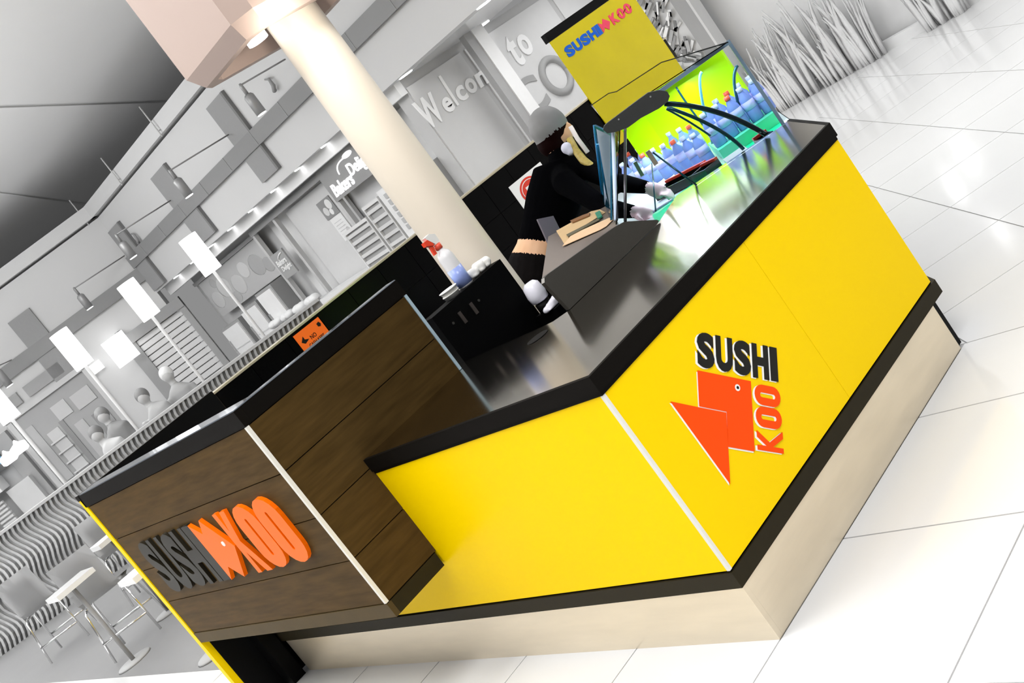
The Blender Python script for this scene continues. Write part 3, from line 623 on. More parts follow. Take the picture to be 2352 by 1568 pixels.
def reg(c):
    if (c-wrR).length < .16 and (c-wrR).dot((wrR-elR).normalized()) > .012: return 1
    if (c-wrL).length < .16 and (c-wrL).dot((wrL-elL).normalized()) > .012: return 1
    if c.z > nk.z+.01 and (c-hd).length < .2: return 2
    t = (c-wai).dot((che-wai).normalized())+(c-wai).dot(lft)*.22
    if t > .03 or (c-wai).length > .30 and c.z > wai.z: return 0
    if t > -.03 and c.z > .8: return 2
    if c.z < .06: return 4
    return 3
fuse('body', person_body, .0085, [CLOTH, GLOVE, SKIN, JEAN, BLACK], pe, reg)
def hairb(bm):
    add_ball(bm, hd+Vector((-.012, -.008, .018)), (.106, .106, .118)); add_ball(bm, hd+Vector((-.03, -.03, -.05)), (.085, .085, .085))
def hreg(c):
    d = c-CAMP; v = _f.dot(d); px = 1176+FPX*CR.dot(d)/v; return 0 if c.z > hd.z-.006 else 1
fuse('hair', hairb, .012, [HAIRG, HAIRD], pe, lambda c: 0 if c.z > hd.z-.012 else 1)
tube('ponytail', [J(1308, 318, 5.86), J(1322, 345, 5.84), J(1340, 368, 5.80), J(1362, 382, 5.76), J(1364, 392, 5.75)], [.018, .02, .022, .016, .005], BLOND, pe, 12)
tube('headset_strap', [J(1310, 290, 5.85), J(1326, 318, 5.83), J(1350, 350, 5.80)], [(.012, .004)]*3, mat('white strap', (.72, .68, .66), .5), pe, 8)
fuse('collar', lambda bm: (add_ball(bm, J(1302, 340, 5.85), .032), add_ball(bm, J(1310, 348, 5.84), .022)), .008, mat('white collar', (.66, .66, .78), .6), pe)
wr = tube('knife_tool', [J(1500, 487, 5.33), J(1545, 458, 5.28)], .006, mat('translucent handle', (.55, .50, .80), .3), None, 8); tag(wr, 'pale lavender handled knife held over the case', 'knife')
# ================================================================== FOOD COURT BEHIND
# acoustic panels on the bulkhead
PN = [(-12.18, -11.62, 2.94, 4.26, 'first grey wall panel from the cream column, crossed by the dark rail'), (-14.83, -14.2, 2.88, 4.2, 'second grey wall panel from the cream column, crossed by the dark rail'), (-17.36, -16.8, 2.82, 4.14, 'third grey wall panel from the cream column, beside the wall corner')]
for x0, x1, z0, z1, lb in PN:
    p = empty('wall_panel', ((x0+x1)/2, 7.18, z0), lb, 'wall panel', 'grey acoustic panels on the bulkhead')
    box('board', x0, x1, 7.155, 7.199, z0, z1, G_PAN, p); box('edge_return', x1, x1+.05, 7.14, 7.199, z0, z1, grey(118), p)
def onF(px, py):
    d = ray(px, py); P = CAMP+d*(nF.dot(KP-CAMP)/nF.dot(d)); return ((P-KP).dot(dirF), P.z)
a, b = onF(20, 742), onF(64, 708); c_ = onF(150, 830); e_ = onF(118, 867)
p = box('wall_panel', b[0]-.03, a[0], -.05, -.001, 2.45, (a[1]+b[1])/2, G_PAN, None, fr=FRF); tag(p, 'large grey wall panel on the left wall behind the white lamps', 'wall panel', 'grey acoustic panels on the bulkhead')
# hanging rods at the fascia
for i, (x, lb) in enumerate(((-11.35, 'thin hanger rod nearest the cream column at the ceiling edge'), (-13.45, 'second thin hanger rod from the cream column at the ceiling edge'), (-15.5, 'third thin hanger rod from the cream column at the ceiling edge'), (-17.5, 'thin hanger rod at the corner of the bulkhead'))):
    o = tube('hanger_rod', [(x, 7.03, 4.45), (x, 7.03, 5.0)], .012, grey(208), None, 8); tag(o, lb, 'rod', 'hanger rods along the fascia')
    tube('hook', [(x, 7.03, 4.55), (x, 7.09, 4.55)], .01, grey(208), o, 6)
# spotlights on arms
SPT = [((655, 136), (552, 195), 'spotlight on a thin arm closest to the cream column'), ((525, 309), (389, 391), 'second spotlight from the column, over a grey panel'), ((392, 460), (268, 542), 'third spotlight from the column, over a grey panel'), ((286, 587), (170, 662), 'fourth spotlight from the column, above the white lamps')]
SPM = mat('grey spotlight metal', S(150, 150, 150), .4, metal=.3)
for (wp, ep, lb) in SPT:
    A = up(*wp, 'y', 7.13); E_ = up(*ep, 'x', A.x); E_ = Vector((A.x, E_.y, A.z))
    t = empty('spotlight', (A.x, A.y, A.z), lb, 'spotlight', 'spotlights on the bulkhead')
    tube('arm', [A, E_], .011, SPM, t, 8)
    lathe('bracket', [(.025, 0), (.025, .12), (.015, .16)], (E_.x, E_.y, E_.z-.14), SPM, t, 12)
    lathe('can', [(.07, 0), (.07, .26), (.045, .29)], (E_.x, E_.y, E_.z-.43), SPM, t, 16)
    lathe('lens', [(.062, 0), (.064, .006)], (E_.x, E_.y, E_.z-.437), LENS, t, 16)
s5 = onF(10, 805); P5 = KP+dirF*s5[0]+nF*.9; z5 = 3.35
t = empty('spotlight', (P5.x, P5.y, z5), 'leftmost spotlight beside the large grey panel', 'spotlight', 'spotlights on the bulkhead')
tube('arm', [P5-nF*.88+ZV*.0+Vector((0, 0, z5-.0)), P5+Vector((0, 0, z5))], .011, SPM, t, 8)
lathe('can', [(.07, 0), (.07, .3), (.03, .42)], (P5.x, P5.y, z5-.40), SPM, t, 16); lathe('lens', [(.062, 0), (.064, .006)], (P5.x, P5.y, z5-.407), LENS, t, 16)
# cable hooks on the bulkhead
for px, py, lb in ((630, 197, 'small curled cable hook near the first spotlight'), (318, 548, 'small curled cable hook near the third spotlight')):
    P = up(px, py, 'y', 7.19)
    o = tube('cable_hook', [P+Vector((-.06, -.02, .14)), P+Vector((.06, -.05, .10)), P+Vector((.07, -.06, 0)), P+Vector((0, -.05, -.06)), P+Vector((.0, -.02, -.05))], [.012, .02, .03, .03, .02], G_PAN, None, 8); tag(o, lb, 'hook')
# ---- wavy partition
PA, PB = Vector((-13.6, .15, 0)), Vector((-9.75, 5.25, 0)); pd = (PB-PA).normalized(); pn = Vector((pd.y, -pd.x, 0)); PL = (PB-PA).length
FRP = (PA, pd, pn, ZV)
pw = empty('wavy_partition', (PA+PB)/2, 'long low partition faced with wavy vertical fins', 'partition')
box('core', 0, PL, -.16, -.02, 0, 1.20, grey(150), pw, fr=FRP)
box('cap', -.02, PL+.02, -.18, .06, 1.201, 1.235, grey(165), pw, fr=FRP)
bm = bmesh.new(); K = 16; prev = None
for k in range(K+1):
    z = 1.2*k/K; off = .055*math.sin(2*math.pi*z/.62); dp = .03+.03*math.sin(2*math.pi*z/.62+1.1)
    cur = [bm.verts.new(pd*(off+sx)+pn*(sy)+ZV*z) for sx, sy in ((-.016, -.02), (.016, -.02), (.016, dp), (-.016, dp))]
    if prev:
        for j in range(4): bm.faces.new([prev[j], prev[(j+1) % 4], cur[(j+1) % 4], cur[j]])
    else: bm.faces.new(cur[::-1])
    prev = cur
bm.faces.new(prev); fo = finish('fin', bm, grey(160), None); fme = fo.data; bpy.data.objects.remove(fo)
nf = int(PL/.072)
for i in range(nf):
    o = bpy.data.objects.new('fin', fme); o.location = PA+pd*(.04+i*.072); link(o, pw)
# ---- lamp posts behind the partition
SH = []
for x, y, lb in ((-10.42, 4.72, 'white cylinder floor lamp nearest the bakery'), (-11.0, 3.98, 'second white cylinder lamp from the bakery'), (-11.62, 3.17, 'third white cylinder lamp from the bakery'), (-12.26, 2.27, 'white cylinder lamp cut by the left edge of the picture')):
    t = empty('lamp_post', (x, y, 0), lb, 'lamp', 'white cylinder lamps along the partition')
    tube('pole', [(x, y, 0), (x, y, 2.25)], .022, grey(190), t, 10)
    lathe('base', [(.12, 0), (.12, .02), (.03, .04)], (x, y, .003), grey(150), t, 16)
    lathe('shade', [(.122, 0), (.122, .52)], (x, y, 2.24), GLOW, t, 24)
# ---- people at the tables behind the partition
def seated(px, py, wd, top, hairm, lb, lean=0.0):
    h = upw(px, py, wd); t = empty('person', (h.x, h.y, 0), lb, 'person')
    def b(bm):
        c = Vector((h.x, h.y, 0)); z = h.z
        add_ball(bm, h, (.085, .085, .11)); add_tube(bm, [h-ZV*.08, h-ZV*.2], [.05, .055], 10)
        add_tube(bm, [h-ZV*.17, h-ZV*.26+pd*lean*.3, h-ZV*.5+pd*lean*.6, h-ZV*.78+pd*lean], [(.09, .08), (.19, .11), (.17, .12), (.17, .13)], 16)
        hip = h-ZV*.78+pd*lean
        for s_ in (-1, 1):
            sh = h-ZV*.27+pd*(.17*s_); el = sh-ZV*.27+pd*(.06*s_)+pn*.05; add_tube(bm, [sh, el, el+pn*.2-ZV*.02, el+pn*.25], [.055, .045, .036, .03], 10)
            kn = hip+pd*(.09*s_)+pn*.34; add_tube(bm, [hip+pd*(.08*s_), kn, Vector((kn.x, kn.y, .08))], [.08, .065, .045], 10)
            add_tube(bm, [Vector((kn.x, kn.y, .05)), Vector((kn.x, kn.y, .045))+pn*.14], [.045, .035], 8)
    fuse('body', b, .02, [grey(top), grey(185), grey(110)], t, lambda c: 1 if c.z > h.z-.13 else (2 if c.z < h.z-.75 else 0))
    fuse('hair', lambda bm: add_ball(bm, h+ZV*.025-pn*.02, (.10, .10, .11)), .02, grey(hairm), t)
    st = empty('cafe_chair', (h.x, h.y, 0), 'chair under the person ' + lb.split('person ')[1], 'chair')
    hp = h-ZV*.78+pd*lean
    box('seat', -.2, .2, -.2, .2, hp.z-.16, hp.z-.13, G_PAN, st, fr=(Vector((hp.x, hp.y, 0)), pd, pn, ZV))
    for sx in (-1, 1):
        for sy in (-1, 1): tube('leg', [hp+pd*.17*sx+pn*.17*sy-ZV*(hp.z-.003), hp+pd*.17*sx+pn*.17*sy-ZV*.16], .012, CHROME, st, 6)
seated(384, 862, 15.2, 160, 215, 'pale haired person in grey jacket before the shutter')
seated(328, 912, 15.0, 168, 118, 'dark haired person in pale top before the grey wall', .15)
seated(236, 955, 15.3, 128, 120, 'dark jacketed person beside the shop doorway', .1)
seated(222, 998, 14.8, 190, 112, 'dark haired person in light jacket in front of the doorway', .2)
# ---- shops: bakery and its neighbours (wall plane y = 7.9)
YS_ = 7.55
bs = empty('bakery_sign', (-10.7, YS_, 2.1), 'dark grey bakery sign board with white script lettering', 'sign')
box('board', -11.52, -9.60, YS_, YS_+.06, 2.08, 2.60, grey(150), bs)
SGN = mat('lit sign letter', (1, 1, 1), .5, emit=.9)
text_on('lettering', 'Bakers', (-11.42, YS_-.002, 2.13), (.60, 0, 0), (0, 0, .19), (0, -.012, 0), SGN, bs, .022, .2)
text_on('lettering', 'Delight', (-10.82, YS_-.002, 2.18), (.68, 0, 0), (0, 0, .23), (0, -.012, 0), SGN, bs, .022, .2)
tube('wheat_stalk', arc3((-11.02, YS_-.01, 2.36), (-10.94, YS_-.01, 2.47), (-10.72, YS_-.01, 2.50)), .011, SGN, bs, 6)
ball('wheat_ear', (-10.60, YS_-.01, 2.51), (.14, .012, .04), SGN, bs)
def shop_rect(name, px0, py0, px1, py1, Y, th, m, lb, cat, parent=None):
    """upright board between two opposite corners on the plane y = Y"""
    a, b = up(px0, py0, 'y', Y), up(px1, py1, 'y', Y)
    o = box(name, min(a.x, b.x), max(a.x, b.x), Y, Y+th, max(.01, min(a.z, b.z)), max(a.z, b.z), m, parent)
    if lb: tag(o, lb, cat)
    return o
# glazed bakery bay with posters
bb = empty('bakery_window', (-12.2, 7.62, 0), 'bright bakery shop window with pale posters and frames', 'shop window')
box('back_panel', -13.9, -9.0, 7.84, 7.89, 0, 2.55, grey(236), bb)
box('inner_panel', -13.1, -11.55, 7.74, 7.80, .5, 2.45, grey(214), bb)
box('head_frame', -14.1, -11.5, 7.56, 7.66, 2.48, 2.57, grey(150), bb)
for x in (-14.1, -13.3, -11.56): box('mullion', x, x+.07, 7.58, 7.66, 0, 2.48, grey(196), bb)
box('counter_block', -13.9, -9.2, 7.15, 7.7, 0, 1.05, grey(238), bb)
def poster(x0, x1, z0, z1, Y, v, lb, blobs):
    t = empty('poster', ((x0+x1)/2, Y, z0), lb, 'poster'); box('sheet', x0, x1, Y-.012, Y, z0, z1, grey(v), t)
    for (u, v_, r, g) in blobs: lathe('print', [(r, 0), (r, .003)], (0, 0, 0), grey(g), t, 18, fr=(Vector((x0+(x1-x0)*u, Y-.012, z0+(z1-z0)*v_)), Vector((1, 0, 0)), Vector((0, 0, 1)), Vector((0, -1, 0))))
    return t
poster(-12.25, -11.85, 1.95, 2.25, 7.735, 140, 'small dark photo poster of bread rolls on the bakery wall', [(.3, .4, .07, 215), (.7, .65, .08, 230), (.6, .25, .05, 240)])
pt = poster(-12.2, -11.85, 1.55, 1.94, 7.735, 240, 'white text poster under the bread photo', [(.75, .3, .05, 205)])
for i in range(6): box('print_line', -12.15, -11.93, 7.72, 7.723, 1.85-i*.05, 1.86-i*.05, grey(200), pt)
sg = empty('small_bakery_sign', (-13.7, 7.56, 1.6), 'small square dark sign with white script near the lamps', 'sign')
box('board', -13.95, -13.50, 7.52, 7.55, 1.60, 2.05, grey(158), sg)
text_on('lettering', 'Bakers', (-13.90, 7.519, 1.83), (.34, 0, 0), (0, 0, .10), (0, -.008, 0), grey(246), sg, .03, .25)
text_on('lettering', 'Delight', (-13.86, 7.519, 1.70), (.34, 0, 0), (0, 0, .11), (0, -.008, 0), grey(246), sg, .03, .25)
tube('wheat_stalk', arc3((-13.76, 7.515, 1.93), (-13.68, 7.515, 1.98), (-13.56, 7.515, 2.0)), .012, grey(246), sg, 6)
# bread racks
def rack(x0, x1, z0, z1, Y, lb):
    t = empty('bread_rack', ((x0+x1)/2, Y, 0), lb, 'rack')
    box('cabinet', x0, x1, Y+.02, Y+.3, 0, z1, grey(165), t)
    for x in (x0, x1-.03): box('side', x, x+.03, Y-.02, Y+.02, 0, z1, grey(226), t)
    box('top', x0, x1, Y-.02, Y+.02, z1, z1+.05, grey(235), t)
    n = 6
    for i in range(n):
        z = z0+(z1-z0)*(i+.3)/n; box('shelf', x0+.03, x1-.03, Y-.015, Y+.018, z, z+.05, grey(222), t)
rack(-11.45, -10.75, .95, 1.62, 7.28, 'open bread rack with pale shelves left of the white cabinet'); rack(-10.70, -10.25, .95, 1.75, 7.28, 'narrow bread rack with pale shelves beside the white cabinet')
wc = empty('white_cabinet', (-9.95, 7.3, 0), 'white bakery cabinet with a column of labels', 'cabinet')
box('body', -10.2, -9.72, 7.26, 7.5, 0, 1.85, grey(246), wc)
for i in range(6): box('label_card', -10.08, -9.86, 7.245, 7.26, 1.2+i*.1, 1.27+i*.1, grey(190), wc)
bd = empty('bread_display', (-9.4, 7.3, 0), 'dark bakery shelf with pale loaves by the column', 'shelf'); box('back_panel', -9.68, -9.0, 7.4, 7.5, 0, 1.75, grey(150), bd)
for z in (1.1, 1.4, 1.72): box('shelf', -9.68, -9.0, 7.2, 7.4, z-.03, z, grey(235), bd)
for i, (x, z) in enumerate(((-9.52, 1.4), (-9.30, 1.4), (-9.48, 1.1), (-9.25, 1.1))):
    o = ball('bread_loaf', (x, 7.29, z+.07), (.10, .08, .07), grey(238)); tag(o, ('upper left', 'upper right', 'lower left', 'lower right')[i] + ' pale loaf on the dark bakery shelf', 'bread', 'loaves on the bakery shelf')
# loaves heap seen over the partition
for i in range(8):
    px, py = 610+i*13, 720-i*10+(i % 2)*8
    P = up(px, py, 'y', 7.3); o = ball('bread_loaf', (P.x, 7.3, 1.125), (.12, .1, .07), grey(240)); tag(o, ('leftmost', 'second', 'third', 'fourth', 'fifth', 'sixth', 'seventh', 'rightmost')[i] + ' pale loaf from the lamps on the bakery counter top', 'bread', 'loaves on the bakery counter')
# fruit poster and fridges
fp = empty('fruit_poster', (-15.6, 7.7, 1.7), 'wide pale food photo mural above the glass fridges', 'mural')
box('sheet', -16.9, -14.2, 7.70, 7.74, 1.72, 2.45, grey(188), fp)
for i, (u, v_, r, g) in enumerate(((.10, .4, .22, 200), (.27, .55, .26, 206), (.46, .4, .25, 202), (.62, .6, .20, 212), (.80, .5, .26, 172), (.92, .35, .18, 168), (.35, .18, .14, 176), (.18, .8, .12, 178))):
    ball('fruit_print', (-16.9+2.7*u, 7.70, 1.72+.73*v_), (r, .006, r*.75), grey(g), fp)
box('frame_rail', -17.0, -14.1, 7.66, 7.74, 2.455, 2.52, grey(150), fp)
for i, (x0, x1, z1, lb) in enumerate(((-14.95, -14.3, 1.70, 'tall white glass fridge closest to the bakery window'), (-15.75, -15.05, 1.62, 'second white glass fridge from the bakery window'), (-16.75, -15.95, 1.55, 'third white glass fridge from the bakery window'))):
    t = empty('drinks_fridge', ((x0+x1)/2, 7.5, 0), lb, 'fridge', 'white fridges under the mural')
    box('cabinet', x0, x1, 7.42, 7.69, 0, z1, grey(150), t); box('door', x0+.05, x1-.05, 7.39, 7.42, .1, z1-.05, grey(243), t); box('handle', x0+.07, x0+.09, 7.36, 7.39, .6, 1.3, grey(170), t)
    for k in range(6): box('shelf_line', x0+.12, x1-.08, 7.383, 7.39, .5+k*.12, .52+k*.12, grey(215), t)
# ---- left wall: shutter, screen, doorway, menu counter (in the turned wall's own frame)
def fbox(name, px0, py0, px1, py1, y0, y1, m, parent=None, lb=None, cat=None):
    a, b = onF(px0, py0), onF(px1, py1)
    o = box(name, min(a[0], b[0]), max(a[0], b[0]), y0, y1, max(.01, min(a[1], b[1])), max(a[1], b[1]), m, parent, fr=FRF)
    if lb: tag(o, lb, cat)
    return o
def Fp(s, y, z): return KP+dirF*s-nF*y+ZV*z
sl = empty('roller_shutter', Fp(.2, -.05, 0), 'pale slatted roller shutter behind the white lamps', 'shutter')
s0, z1 = onF(333, 745); s1 = s0+1.05; zt = 2.3
s0 = -.15; s1 = .85
box('frame', s0-.12, s0, -.12, -.001, 0, 2.5, grey(160), sl, fr=FRF); box('frame', s1, s1+.22, -.10, -.001, 0, 2.5, grey(150), sl, fr=FRF); box('head_box', s0-.12, s1+.22, -.14, -.001, 2.3, 2.5, grey(150), sl, fr=FRF)
for k in range(17): box('slat', s0, s1, -.06, -.02, .30+k*.118, .30+k*.118+.098, grey(226), sl, fr=FRF)
tv = empty('wall_screen', Fp(1.15, -.3, 2.3), 'glowing white square screen hung on the grey wall', 'screen')
sa, za = onF(262, 800); sb_, zb_ = onF(320, 790)
box('screen', sb_+.02, sa+.05, -.34, -.28, za-.36, za+.18, GLOW, tv, fr=FRF); box('bracket', sb_+.1, sb_+.16, -.28, -.001, za+.1, za+.2, grey(140), tv, fr=FRF)
wlmp = empty('wall_lamp', Fp(1.8, -.1, 2.2), 'tiny pair of white wall lights above the doorway', 'lamp'); sc2, zc2 = onF(222, 843)
for dx in (-.07, .07): box('shade', sc2+dx-.05, sc2+dx+.05, -.12, -.001, zc2-.09, zc2+.09, mat('dim lamp glass', (1, 1, 1), .5, emit=.6), wlmp, fr=FRF)
# doorway
dr = empty('shop_doorway', Fp(2.8, -.03, 0), 'shop doorway with pale frame and stocked shelves inside', 'doorway')
d0, d1 = 1.95, 3.55
box('opening', d0, d1, -.03, -.001, 0, 2.45, grey(165), dr, fr=FRF); box('jamb', d0-.1, d0, -.09, -.001, 0, 2.55, grey(205), dr, fr=FRF); box('jamb', d1, d1+.1, -.09, -.001, 0, 2.55, grey(205), dr, fr=FRF); box('lintel', d0-.1, d1+.1, -.09, -.001, 2.45, 2.55, grey(205), dr, fr=FRF)
for i, (a0, a1, zz0, zz1, g) in enumerate(((.1, .5, 1.9, 2.2, 195), (.6, .9, 1.95, 2.25, 200), (1.0, 1.25, .7, 1.9, 205), (.85, .95, .8, 1.95, 140), (.55, .75, .5, 1.75, 188), (.3, .4, .5, 1.7, 140), (.1, .25, .9, 1.6, 150), (1.35, 1.5, 1.0, 2.2, 182))):
    box('shelf_unit', d0+a0, d0+a1, -.05, -.031, zz0, zz1, grey(g), dr, fr=FRF)
for k in range(5): box('shelf_board', d0+.98, d0+1.3, -.09, -.051, .8+k*.22, .83+k*.22, grey(218), dr, fr=FRF)
fbx = box('transom_window', 2.2, 3.0, -.05, -.001, 2.62, 2.84, grey(160), None, fr=FRF); tag(fbx, 'dark transom window pane over the doorway, right one', 'window pane')
fbx = box('transom_window', 3.15, 4.1, -.05, -.001, 2.62, 2.84, grey(160), None, fr=FRF); tag(fbx, 'dark transom window pane over the doorway, left one', 'window pane')
# take-away counter at far left
tk = empty('takeaway_counter', Fp(5, -.3, 0), 'white takeaway counter with louvred panels and glowing lamps at the left edge', 'counter')
box('menu_board', 4.1, 6.5, -.1, -.001, 1.85, 2.45, grey(140), tk, fr=FRF)
for i in range(5): ball('menu_picture', Fp(4.25+i*.42, -.1, 2.12+.1*(i % 2)), (.12, .12, .12), grey(200), tk)
box('white_hood', 4.3, 6.5, -.5, -.1, 1.55, 1.80, grey(240), tk, fr=FRF)
box('pale_column', 3.72, 4.0, -.15, -.001, 0, 2.4, grey(165), tk, fr=FRF)
box('cream_panel', 3.85, 4.35, -.3, -.15, .6, 1.5, grey(225), tk, fr=FRF)
box('front', 4.36, 6.5, -.9, -.5, 0, .75, grey(225), tk, fr=FRF)
for i in range(4):
    for k in range(9): box('louvre', 4.42+i*.36, 4.42+i*.36+.28, -.52, -.45, .78+k*.075, .78+k*.075+.04, grey(190 if i % 2 else 215), tk, fr=FRF)
for i, (px, py, lb) in enumerate(((82, 1005, 'left glowing heat lamp over the takeaway counter'), (58, 1028, 'right glowing heat lamp over the takeaway counter'))):
    s_, z_ = onF(px, py); o = lathe('heat_lamp', [(.10, 0), (.15, .03), (.15, .16), (.05, .2), (.01, .26)], tuple(Fp(s_*.985, -1.0, z_-.08)), GLOW); tag(o, ('right' if i == 0 else 'left') + ' glowing heat lamp over the takeaway counter', 'lamp')
bl = empty('blue_sign', Fp(5.3, -.55, 1.3), 'small pale blue sign at the left picture edge', 'sign'); s_, z_ = onF(8, 1042); box('face', s_-.15, s_+.5, -.56, -.52, z_-.12, z_+.12, mat('pale blue sign', S(120, 185, 225), .5), bl, fr=FRF)
# ---- bar chairs and tables in front of the partition
def chair(x, y, rz, lb, zs_=.62):
    t = empty('bar_chair', (x, y, 0), lb, 'chair', 'grey shell chairs with chrome legs')
    c, s = math.cos(rz), math.sin(rz); fr = (Vector((x, y, 0)), Vector((c, s, 0)), Vector((-s, c, 0)), ZV)
    T = XF(fr)
    bm = bmesh.new(); K = 8; prev = None
    prof = [(.20, 0, .0), (.05, 0, -.015), (-.12, 0, -.01), (-.19, 0, .04), (-.215, 0, .14), (-.23, 0, .28), (-.245, 0, .42)]
    rows = []
    for (u, _, h) in prof:
        for side in (0,):
            rows.append([[T((-wd, u+abs(wd)*.12*0, zs_+h)) if 0 else T((u+.10*(wd*wd)/.04*.3, wd, zs_+h)) for wd in (-.19, -.1, 0, .1, .19)]])
    G = [[bm.verts.new(p) for p in r[0]] for r in rows]
    for a_, b_ in zip(G, G[1:]):
        for j in range(4): bm.faces.new([a_[j], a_[j+1], b_[j+1], b_[j]])
    bmesh.ops.solidify(bm, geom=bm.faces[:], thickness=.018)
    finish('shell', bm, grey(163, .45), t, smooth=True)
    for sy in (-1, 1):
        tube('leg_frame', [T((.16, .17*sy, zs_-.03)), T((.18, .19*sy, zs_-.06)), T((.24, .22*sy, .02)), ], .011, CHROME, t, 8)
        tube('leg_frame', [T((-.12, .17*sy, zs_-.03)), T((-.15, .19*sy, zs_-.06)), T((-.24, .22*sy, .02))], .011, CHROME, t, 8)
        tube('rail', [T((.16, .17*sy, zs_-.03)), T((-.12, .17*sy, zs_-.03))], .011, CHROME, t, 8)
    tube('foot_rest', [T((.225, -.21, .20)), T((.225, .21, .20))], .010, CHROME, t, 8); tube('foot_rest', [T((-.225, -.21, .20)), T((-.225, .21, .20))], .010, CHROME, t, 8)
    tube('cross_bar', [T((.16, -.17, zs_-.03)), T((.16, .17, zs_-.03))], .011, CHROME, t, 8)
chair(-7.35, .52, 2.6, 'grey shell chair with chrome legs nearest the kiosk end panel', .52)
chair(-9.75, .62, 2.6, 'grey shell chair with chrome legs at the left picture edge', .52)
chair(-9.0, 1.35, 2.6, 'grey shell chair standing between the two front chairs and the partition', .55)
def table(x, y, zt_, r, lb):
    t = empty('cafe_table', (x, y, 0), lb, 'table', 'small cafe tables')
    box('top', x-r, x+r, y-r, y+r, zt_, zt_+.04, grey(226), t, bevel=.012); tube('stem', [(x, y, .02), (x, y, zt_)], .018, G_PAN, t, 10); lathe('foot', [(.15, 0), (.14, .015), (.03, .02)], (x, y, .003), grey(150), t, 20)
P = up(158, 1340, 'z', .80); table(P.x, P.y, .76, .17, 'white edged cafe table between the grey chairs')
P = up(250, 1240, 'z', .80); table(P.x+.05, P.y, .80, .15, 'white edged cafe table behind the yellow kiosk edge')
P = up(300, 1292, 'z', .80); table(P.x+.2, P.y, .72, .16, 'small table end showing beside the yellow kiosk edge')
# ---- storefront lettering and pillar
wt_ = empty('storefront_lettering', (-8.7, 8.6, 2.1), 'large white handwritten welcome lettering on the grey storefront', 'lettering')
WL = mat('white vinyl script', (.97, .97, .97), .5)
def sy(px, py): P = up(px, py, 'x', -8.715); return P.y, P.z
yA, zA_ = sy(985, 292); yB, zB_ = sy(1160, 165); zmid = 2.12
for ch, y0_, y1_, z0_, z1_ in (('W', 7.43, 7.80, 2.07, 2.46), ('e', 7.83, 8.0, 2.10, 2.30), ('l', 8.03, 8.10, 2.12, 2.56), ('c', 8.13, 8.31, 2.12, 2.32), ('o', 8.34, 8.53, 2.13, 2.33), ('m', 8.55, 8.92, 2.13, 2.32), ('e', 8.95, 9.14, 2.10, 2.34), ('t', 9.36, 9.55, 2.06, 2.50), ('o', 9.58, 9.82, 2.12, 2.42)):
    text_on('letter', ch, (-8.715, y0_, z0_), (0, y1_-y0_, 0), (0, 0, z1_-z0_), (.012, 0, 0), WL, wt_, .03, .12)
bigl = empty('storefront_name', (-8.7, 9.6, 1.4), 'big mid grey letters low on the storefront glass', 'lettering')
GL = grey(168)
text_on('letter', 'C', (-8.715, 8.95, 1.42), (0, .55, 0), (0, 0, .50), (.012, 0, 0), GL, bigl, .02)
ring = [(-8.71, 9.86+.25*math.cos(a), 1.68+.25*math.sin(a)) for a in [2*math.pi*i/32 for i in range(33)]]
tube('letter', ring, [(.055, .055)]*33, GL, bigl, 8)
box('letter', -8.715, -8.70, 10.25, 10.36, 1.42, 2.05, GL, bigl)
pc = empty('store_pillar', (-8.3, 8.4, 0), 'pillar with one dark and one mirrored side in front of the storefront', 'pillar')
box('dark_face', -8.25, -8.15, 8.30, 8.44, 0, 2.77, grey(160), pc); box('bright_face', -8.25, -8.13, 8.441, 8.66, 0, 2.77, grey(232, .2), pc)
sd = [(1000, 240), (908, 172), (1105, 10), (1108, 58)]
for i, (px, py) in enumerate(((932, 172), (1112, 10), (1110, 58))):
    P = up(px, py, 'z', 2.775); o = lathe('downlight', [(.10, 0), (.10, .004)], (P.x, P.y, 2.772), LENS, None, 18); tag(o, ('round downlight in the soffit beside the cream column', 'round downlight at the top picture edge', 'round downlight above the store pillar')[i], 'downlight', 'soffit downlights')
# ---- far right: planter wall, post and magazine stand
pl = empty('planter_kerb', (-3, 8.5, 0), 'long low pale kerb at the far side of the floor', 'kerb')
box('kerb', -6.0, 6, 8.32, 8.40, 0, .10, grey(236), pl); tag(box('wall_far', -6.0, 6, 8.45, 8.6, 0, 3.6, grey(236)), 'pale wall behind the far shrubs', kind='structure')
def plant(x, h, g, lb):
    t = empty('planter_shrub', (x, 8.24, 0), lb, 'plant', 'grey shrubs along the planter wall')
    for k in range(26):
        a = random.uniform(-1.0, 1.0); L_ = h*random.uniform(.45, 1.1); wd = random.uniform(.018, .04)
        bm = bmesh.new(); prev = None
        for i in range(6):
            tt = i/5; P = Vector((x+math.sin(a)*L_*.22*tt*tt+a*.12, 8.20+.05*math.sin(k*2.1)-.02*tt, L_*tt)); ww = wd*math.sin(math.pi*(.2+.78*tt))
            cur = [bm.verts.new(P+Vector((-ww, 0, 0))), bm.verts.new(P+Vector((ww, .006, 0))), bm.verts.new(P+Vector((0, -.012, 0)))]
            if prev:
                for j in range(3): bm.faces.new([prev[j], prev[(j+1) % 3], cur[(j+1) % 3], cur[j]])
            else: bm.faces.new(cur)
            prev = cur
        bm.faces.new(prev[::-1]); finish('leaf', bm, grey(g), t, smooth=True)
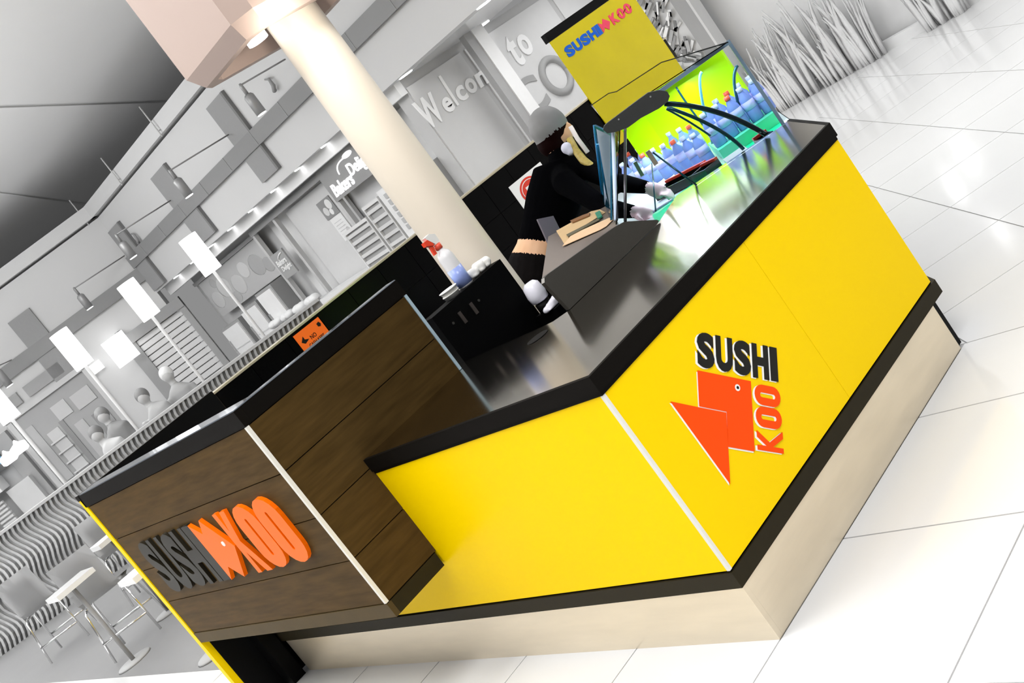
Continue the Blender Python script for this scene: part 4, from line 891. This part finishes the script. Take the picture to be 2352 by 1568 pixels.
ORDN = ('first', 'second', 'third', 'fourth', 'fifth', 'sixth', 'seventh', 'eighth', 'ninth')
for i, (px, h, g) in enumerate(((1735, .62, 226), (1778, .75, 220), (1820, .85, 225), (1868, .8, 219), (1925, .95, 224), (1972, .9, 218), (2015, .8, 223), (2160, .6, 221), (2205, .65, 226))):
    d = ray(px, 250-(px-1790)*.5); P = CAMP+d*((8.24-CAMP.y)/d.y); plant(P.x, h, g, ORDN[i] + ' grey shrub from the display case along the far planter wall')
a = up(1625, 80, 'y', 8.2); po = empty('store_post', (a.x, 8.2, 0), 'dark grey square post beyond the display case', 'post')
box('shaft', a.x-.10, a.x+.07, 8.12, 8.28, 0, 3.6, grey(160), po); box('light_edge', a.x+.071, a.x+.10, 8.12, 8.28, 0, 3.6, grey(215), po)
mg = empty('magazine_stand', (-5.8, 8.0, 0), 'pale stand of crumpled printed sheets between sign and post', 'stand'); b0 = up(1500, 20, 'y', 8.15); 
box('frame', b0.x-.5, a.x-.12, 8.2, 8.25, 0, 3.0, grey(225), mg)
random.seed(3)
for i in range(120):
    x = random.uniform(b0.x-.35, a.x-.2); z = random.uniform(.9, 2.0); ang = random.uniform(.3, 1.2); L_ = random.uniform(.06, .2); ww = random.uniform(.015, .05)
    box('printed_sheet', -L_/2, L_/2, -ww/2, ww/2, 0, .01, grey(random.choice([120, 150, 175, 245, 250])), mg, fr=(Vector((x, 8.19-.012*(i % 4), z)), Vector((math.cos(ang), 0, math.sin(ang))), Vector((-math.sin(ang), 0, math.cos(ang))), Vector((0, -1, 0))))

# ---- globe lights on the far wall, mirrored in the polished floor
for i, (x, z) in enumerate(((-3.70, 1.58), (-3.42, 1.33), (-3.53, 2.19))):
    t = empty('wall_globe', (x, 8.40, z), ('middle', 'lowest', 'highest')[i] + ' white globe light on the pale far wall', 'wall light', 'globe lights on the far wall')
    ball('globe', (x, 8.36, z), .06, LENS, t); tube('stem', [(x, 8.40, z), (x, 8.449, z)], .015, grey(200), t, 8)
